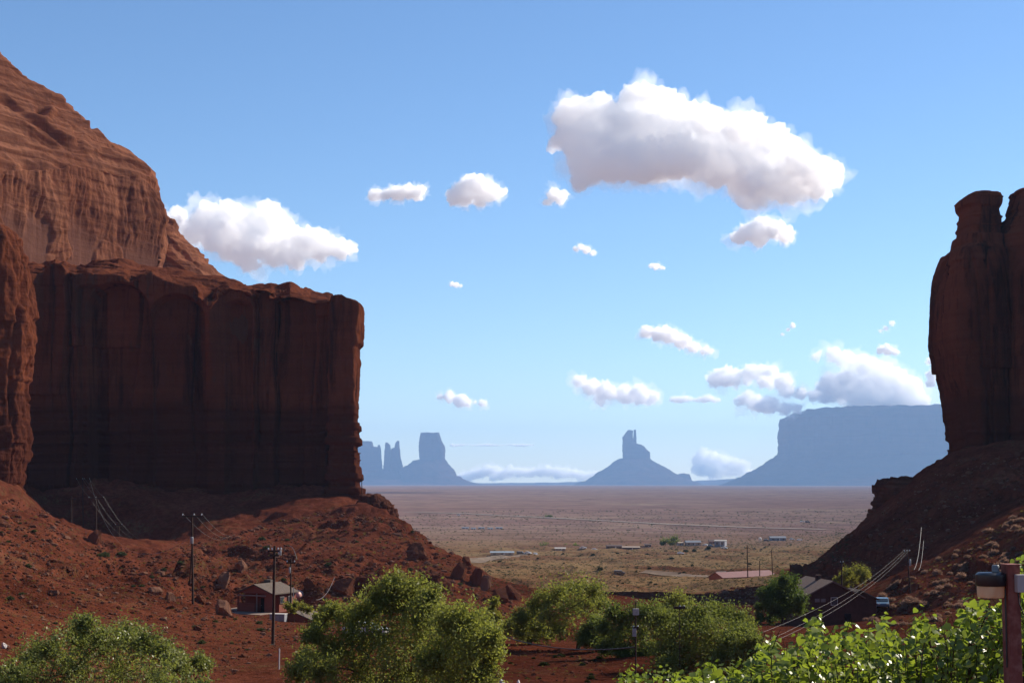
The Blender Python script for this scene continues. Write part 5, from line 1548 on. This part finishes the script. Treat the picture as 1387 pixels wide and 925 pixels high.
put_car(white, 496, 862, 1.3, "white car glimpsed through the leaves of the tallest broad tree", 85)
dark = car_proto("pickup_truck", "x", carpaint("dark_blue_car_paint", (.03, .035, .055)), True)
dark['category'] = "truck"
put_car(dark, 839, 778, 1.45, "dark vehicle parked alone on the scrub flat by the dirt road")
for px, py, rz, lb, pr in [(705, 750, 1.4, "dark car parked beside the long blue roofed trailer", dark), (715, 750, 1.2, "white car parked between the blue roofed trailer and the alone standing round tree", white), (725, 750, .4, "white car close under the round tree nearest the pale trailers", white),
                       (790, 745, 1.4, "white car next to the round green tree at the settlement", white), (805, 745, 1.5, "white car next to the tiny bush at the settlement", white),
                       (955, 739, 1.0, "white car parked between the slate roofed house and the cube shaped house", white), (962, 740, .7, "blue grey car parked against the cube shaped house", blue),
                       (981, 743, 1.2, "white car in front of the cube shaped house", white), (1038, 733, 1.4, "dark car beside the white water tank", dark), (1073, 731, 1.5, "white van-like car just past the long slate blue house", white),
                       (1083, 732, 1.4, "white car farthest past the long slate blue house", white), (922, 750, 1.5, "white car alone on the flat below the tall trees", white), (1087, 707, 1.5, "white car far out on the plain near the shaded slope", white),
                       (1094, 708, 1.5, "dark car far out on the plain beside a white one", dark), (621, 698, 1.5, "white vehicle driving the highway near the toe of the cliff", white)]:
    put_car(copy_tree(pr), px, py, rz, lb, 8, None, 1.35 if py < 720 else 1.1)

# ------------------------------------------------------------------ poles and wires
M_WIRE = plain_mat("weathered_wire", (.20, .185, .18), .5, .1, 1, .4, .2)
M_CABLE = plain_mat("black_cable", (.02, .02, .02), .6)
M_INS = plain_mat("white_insulator", (.6, .58, .56), .2, .05, 1, .7)
PT = {}
def pole(key, label, px, yt, pyb, Y, lean=0.0, arms=(), r=.13, trans=(), name="utility_pole", mat=None, cat="pole", face=0.25):
    """arms: (py, half px, [insulator offsets px])."""
    b = P(px + lean, pyb, Y); t = P(px, yt, Y); k = Y / F
    gz = min(h1(b[0], b[1]), b[2])
    root = empty(name, label, cat, (b[0], b[1], gz))
    o0 = np.array((b[0], b[1], gz))
    tp = t - o0
    MB().tube([(0, 0, -.4), tuple(tp)], [r, r * .68], 10).build("shaft", mat or M_WOOD, root, True)
    for (ay, half, ins) in arms:
        c = P(px, ay, Y) - o0
        f = (c[2]) / tp[2]
        c = np.array([tp[0] * f, tp[1] * f - r * .8, c[2]])
        dx, dy = half * k * math.cos(face), half * k * math.sin(face)
        a_ = MB().box(tuple(c), (2 * half * k, .12, .16), face).build("crossarm", mat or M_WOOD, root)
        for q in ins:
            x, y = q * k * math.cos(face), q * k * math.sin(face)
            MB().turned([(.03, .08), (.03, .12), (.07, .14), (.07, .24), (.04, .30)] if r > .1 else [(.02, .03), (.04, .04), (.04, .10), (.02, .13)], (c[0] + x, c[1] + y, c[2]), 8).build("insulator", M_INS, a_, True)
            PT[(key, len([1 for z in PT if z[0] == key]))] = tuple(o0 + c + (x, y, .32))
    for (dx, y0, y1, w) in trans:
        c0 = P(px + dx, y1, Y) - o0; c1 = P(px + dx, y0, Y) - o0
        MB().turned([(w * k * .9, 0), (w * k, .05), (w * k, c1[2] - c0[2] - .06), (w * k * .7, c1[2] - c0[2])], (c0[0], c0[1] - .1, c0[2]), 14).build("transformer", M_GREY, root, True)
    PT[(key, 'top')] = tuple(o0 + tp)
    return root
def wire(label, a, b, sag, r=.018, mat=None, cat="wire"):
    a, b = Vector(a), Vector(b)
    pts = []
    for i in range(25):
        t = i / 24
        p = a.lerp(b, t); p.z -= sag * 4 * t * (1 - t)
        pts.append(p - a)
    o = MB().tube(pts, r, 5, False).build("power_wire", mat or M_WIRE, None, True, loc=tuple(a))
    tag(o, label, cat)
    return o
pa = pole("A", "tall pole with a long crossarm on the slope left of the brick house", 260, 697, 821, 185, 1.5, [(699, 13, (-12, 3, 13))], .14, [(0, 727, 736, 2.2)])
q = P(257, 790, 186); t = P(260.5, 733, 185)
MB().tube([tuple(q - np.array(pa.location)), tuple(t - np.array(pa.location))], .08, 7).build("brace", M_WOOD, pa, True)
pole("C", "tallest dark pole, standing below the brick house with gear clustered at its top", 372, 739, 874, 145, -2.5, [(746, 9, (-8, -3, 5, 9)), (752, 6, (6,))], .15, [(8, 745, 752, 1.3)])
pd = pole("D", "thin pole behind the brick house with a pale box near its top", 394, 756, 826, 205, 0, [(762, 6, (-5, 5))], .12, [(-1.5, 768, 776, 1.2)])
MB().tube([(.35, -.05, -.2), (.30, -.05, 5.0)], .05, 6).build("conduit", M_GREY, pd, True)
pole("B", "farther pole high in the cliff's shadow with wires running downhill", 112, 645, 722, 455, 1, [(649, 9, (-8, 0, 2, 9))], .2)
pole("B2", "second pole in the cliff's shadow, lower and nearer than the first", 130, 671, 748, 440, 1, [(674, 10, (-9, 0, 10))], .19)
pole("B0", "short reddish pole half hidden behind the crest of the near rise", 97, 672, 720, 450, 0, [(676, 6, ())], .18)
pole("B3", "low pole in the gully behind the near rise", 161, 708, 756, 440, 0, [(711, 5, (-4, 4))], .17)
pole("G", "leaning dark pole carrying three wires on the slope with straw shrubs", 1228, 742, 832, 245, 8, [(747, 5, (-4, 0, 4))], .13, [(4.5, 757, 766, 1.4)])
pole("H", "short dark pole behind the yellow green bush", 1140, 757, 796, 264, 0, [(762, 3, (-2, 2))], .15)
pole("F1", "thin pole in front of the long red building, tallest of three", 1012, 738, 788, 560, 1, [(742, 4, (-3, 3))], .22)
pole("F2", "thin pole in front of the long red building, shortest of three", 1029, 759, 788, 560, 0, [], .2)
pole("F3", "thin leaning pole at the far end of the long red building", 1045, 744, 782, 570, 2, [(747, 4, (-3, 3))], .2)
pl = pole("L", "tiny thin post on the ledge at the foot of the cliff's end pillar", 490, 646, 674, 462, .5, [], .16)
MB().tube([(.4, 0, 0), (2.2, 0, -1.0)], .12, 6).tube([(.4, 0, 3.2), (2.4, 0, -1.0)], .1, 6).build("brace", M_WOOD, pl, True)
pi = pole("I", "slim pole with a grey box near its top in front of the dark dense tree", 861, 815, 900, 86, 0, [(850, 3.5, (-3, 3))], .045, [], "metal_pole", M_WOOD)
o0 = np.array(pi.location)
c = P(861, 828, 86) - o0
MB().box((c[0], c[1] - .12, c[2]), (.32, .16, .34)).build("equipment_box", plain_mat("box_grey", (.40, .37, .34), .6), pi, bevel=.015)
c = P(859, 856, 86) - o0
MB().box((c[0], c[1] - .1, c[2]), (.2, .14, .42)).build("meter_box", M_GREY, pi, bevel=.015)
pole("J", "thin mast with a small crossarm rising in front of the round topped tree", 920, 815, 850, 99, .5, [(822.5, 8, (1, 7))], .03, [], "utility_pole", M_WOOD)
st = P(378, 882, 122); sb = hit(378, 906)
o = MB().tube([(0, 0, -.2), (0, 0, 1.35)], .045, 8).build("marker_stake", M_WHITE, None, True, loc=tuple(sb))
tag(o, "short white marker stake standing on the bare red slope", "stake")

for i, nm in enumerate(("outer", "inner", "middle", "last")):
    if (("B", i) in PT) and (("B2", min(i, 2)) in PT):
        wire("glinting wire strung between the two poles in the cliff's shadow, %s one" % nm, PT[("B", i)], PT[("B2", min(i, 2))], .5, .014)
for i, nm in enumerate(("outermost", "middle", "inmost")):
    wire("long wire dropping from the second shadow pole into the gully, %s one" % nm, PT[("B2", i)], tuple(P(196 + 5 * i, 742 - 2 * i, 440)), 2.5, .014)
    e = P(306 + 7 * i, 728 - 3 * i, 440)
    wire("wire running from the long crossarm pole towards the cliff, %s one" % nm, PT[("A", i)], tuple(e), 1.5, .014)
wire("wire from the first shadow pole across the gully to the long crossarm pole", PT[("B", 3)], tuple(P(260, 727, 185)), 9, .02)
for (i, x, y, Y, lb) in [(0, 1000, 868, 110, "highest"), (1, 1010, 880, 112, "middle"), (2, 1040, 872, 120, "lowest")]:
    wire("power wire slanting down across the brown house, %s of three" % lb, PT[("G", i)], tuple(P(x, y, Y)), 1.2, .007)
wire("bright curved wire glinting above the slope with straw shrubs, longer one", tuple(P(1248, 714, 300)), tuple(P(1238, 771, 250)), 1.5, .03)
wire("bright curved wire glinting above the slope with straw shrubs, shorter one", tuple(P(1251, 732, 295)), tuple(P(1244, 772, 250)), 1.2, .025)
wire("short bright curved wire beside the top of the thin pole behind the brick house", tuple(P(392, 740, 205)), tuple(P(402, 757, 200)), -.5, .03)
wire("thin pale wire rising out of the tallest broad tree's leaves", tuple(P(428, 812, 190)), tuple(P(453, 782, 230)), .8, .022)
wire("black cable hanging across behind the brick house over the green bush", tuple(P(380, 813, 206)), tuple(P(428, 823, 200)), .2, .05, M_CABLE, "cable")
wire("dark cable along the lower red slope to the tallest dark pole", tuple(P(229, 876, 135)), tuple(P(371, 872, 144.6)), .25, .035, M_CABLE, "cable")
wire("dark cable strung behind the bare red bank", tuple(P(660, 853, 118)), tuple(P(860, 876, 86.5)), .6, .035, M_CABLE, "cable")

# ------------------------------------------------------------------ lamp post
Y0 = 12.0
pt = P(1368.5, 765, Y0); k = Y0 / F
gz = h1(pt[0], pt[1])
r = empty("lamp_post", "square red wooden post carrying a round lamp with an amber glass drum", "lamp post", (pt[0], pt[1], gz), math.radians(12))
H = pt[2] - gz
t = NT("red_stained_wood")
cc = t.coord((6, 6, .6)); n1 = t.noise(cc, 3.0, 6, .65, .3); n2 = t.noise(t.coord(), 14, 4)
colr = t.mix(t.gray(n2, .45, .7), t.ramp(n1, [(.3, (.12, .030, .022)), (.7, (.22, .062, .044))]), (.25, .10, .075))
M_POST = t.finish(colr, .75, n1, .4, .01, .25)
MB().box((0, 0, H / 2 - .2), (.10, .10, H + .4)).build("post", M_POST, r, bevel=.004)
loc = lambda px, py: (np.array(P(px, py, Y0)) - np.array(pt))
ct = math.cos(math.radians(-12)); stn = math.sin(math.radians(-12))
def L3(px, py, dy=0.0):
    v = loc(px, py); x, y = v[0], v[1] + dy
    return (x * ct - y * stn, x * stn + y * ct, v[2] + H)
c = L3(1341.5, 784)
zt, zb = L3(1341, 775.5)[2], L3(1341, 793)[2]
M_CAP = plain_mat("black_lamp_housing", (.012, .013, .018), .35, .2, 8, .5)
lamp = MB().turned([(.03, zt + .004), (.088, zt + .002), (.105, zt - .012), (.108, zb + .008), (.104, zb)], (c[0], c[1], 0), 36).build("lamp_housing", M_CAP, r, True)
zb2 = L3(1341, 809)[2]
tl = NT("amber_lens")
d1 = tl.n('ShaderNodeBsdfDiffuse'); d2 = tl.n('ShaderNodeBsdfTranslucent'); mx = tl.n('ShaderNodeMixShader'); mx.inputs[0].default_value = .65
vv = tl.coord((1, 1, .2)); amb = tl.ramp(tl.noise(vv, 9, 2), [(.35, (.85, .52, .27)), (.6, (.95, .80, .58))])
tl.l(amb, d1.inputs[0]); tl.l(amb, d2.inputs[0]); tl.l(d1.outputs[0], mx.inputs[1]); tl.l(d2.outputs[0], mx.inputs[2]); tl.l(mx.outputs[0], tl.out.inputs['Surface'])
prof = [(.094, zb), (.096, zb - .01), (.095, zb2 + .012), (.090, zb2 + .002), (.088, zb2 + .002), (.091, zb2 + .014), (.092, zb - .01), (.090, zb)]
lens = MB()
seg = 40
vs = []
for rr_, z in prof:
    for i in range(seg):
        a = 2 * math.pi * i / seg; q = rr_ * (1 + .018 * (1 if (i // 5) % 2 else -1)); vs.append((c[0] + q * math.cos(a), c[1] + q * math.sin(a), z))
lens.add(vs, [(i * seg + j, i * seg + (j + 1) % seg, (i + 1) * seg + (j + 1) % seg, (i + 1) * seg + j) for i in range(len(prof) - 1) for j in range(seg)])
lens.build("lamp_lens", tl.m, lamp, True)
zc = L3(1348, 765)[2]
pc = L3(1348.5, 770)
MB().turned([(.020, zt), (.027, zt + .008), (.027, zc - .006), (.022, zc)], (pc[0], pc[1], 0), 16).build("light_sensor", plain_mat("grey_plastic", (.22, .24, .25), .4), lamp, True)
MB().box((-.055, 0, zt - .03), (.03, .06, .05)).build("bracket", M_CAP, r)
b0, b1 = L3(1373.5, 777), L3(1373.5, 801)
MB().box((b0[0] + .012, -.078, (b0[2] + b1[2]) / 2), (.078, .05, b0[2] - b1[2])).build("junction_box", plain_mat("grey_white_plastic", (.50, .43, .40), .5, .08), r, bevel=.006)
MB().tube([(b0[0] - .01, -.075, b1[2]), (b0[0] - .005, -.078, b1[2] - .08), (b0[0] + .03, -.085, b1[2] - .17), (b0[0] + .085, -.09, b1[2] - .22), (b0[0] + .14, -.07, b1[2] - .20), (b0[0] + .12, .0, b1[2] + .05)], .0045, 6).build("cable", M_CABLE, r, True)
MB().tube([(-.058, -.02, zb - .02), (-.060, -.024, zb2 - .05), (-.058, -.02, zb2 - .5)], .006, 6).build("conduit", M_CAP, r, True)
MB().box((0, 0, H + .003), (.108, .108, .012)).build("post_cap", M_POST, r, bevel=.003)
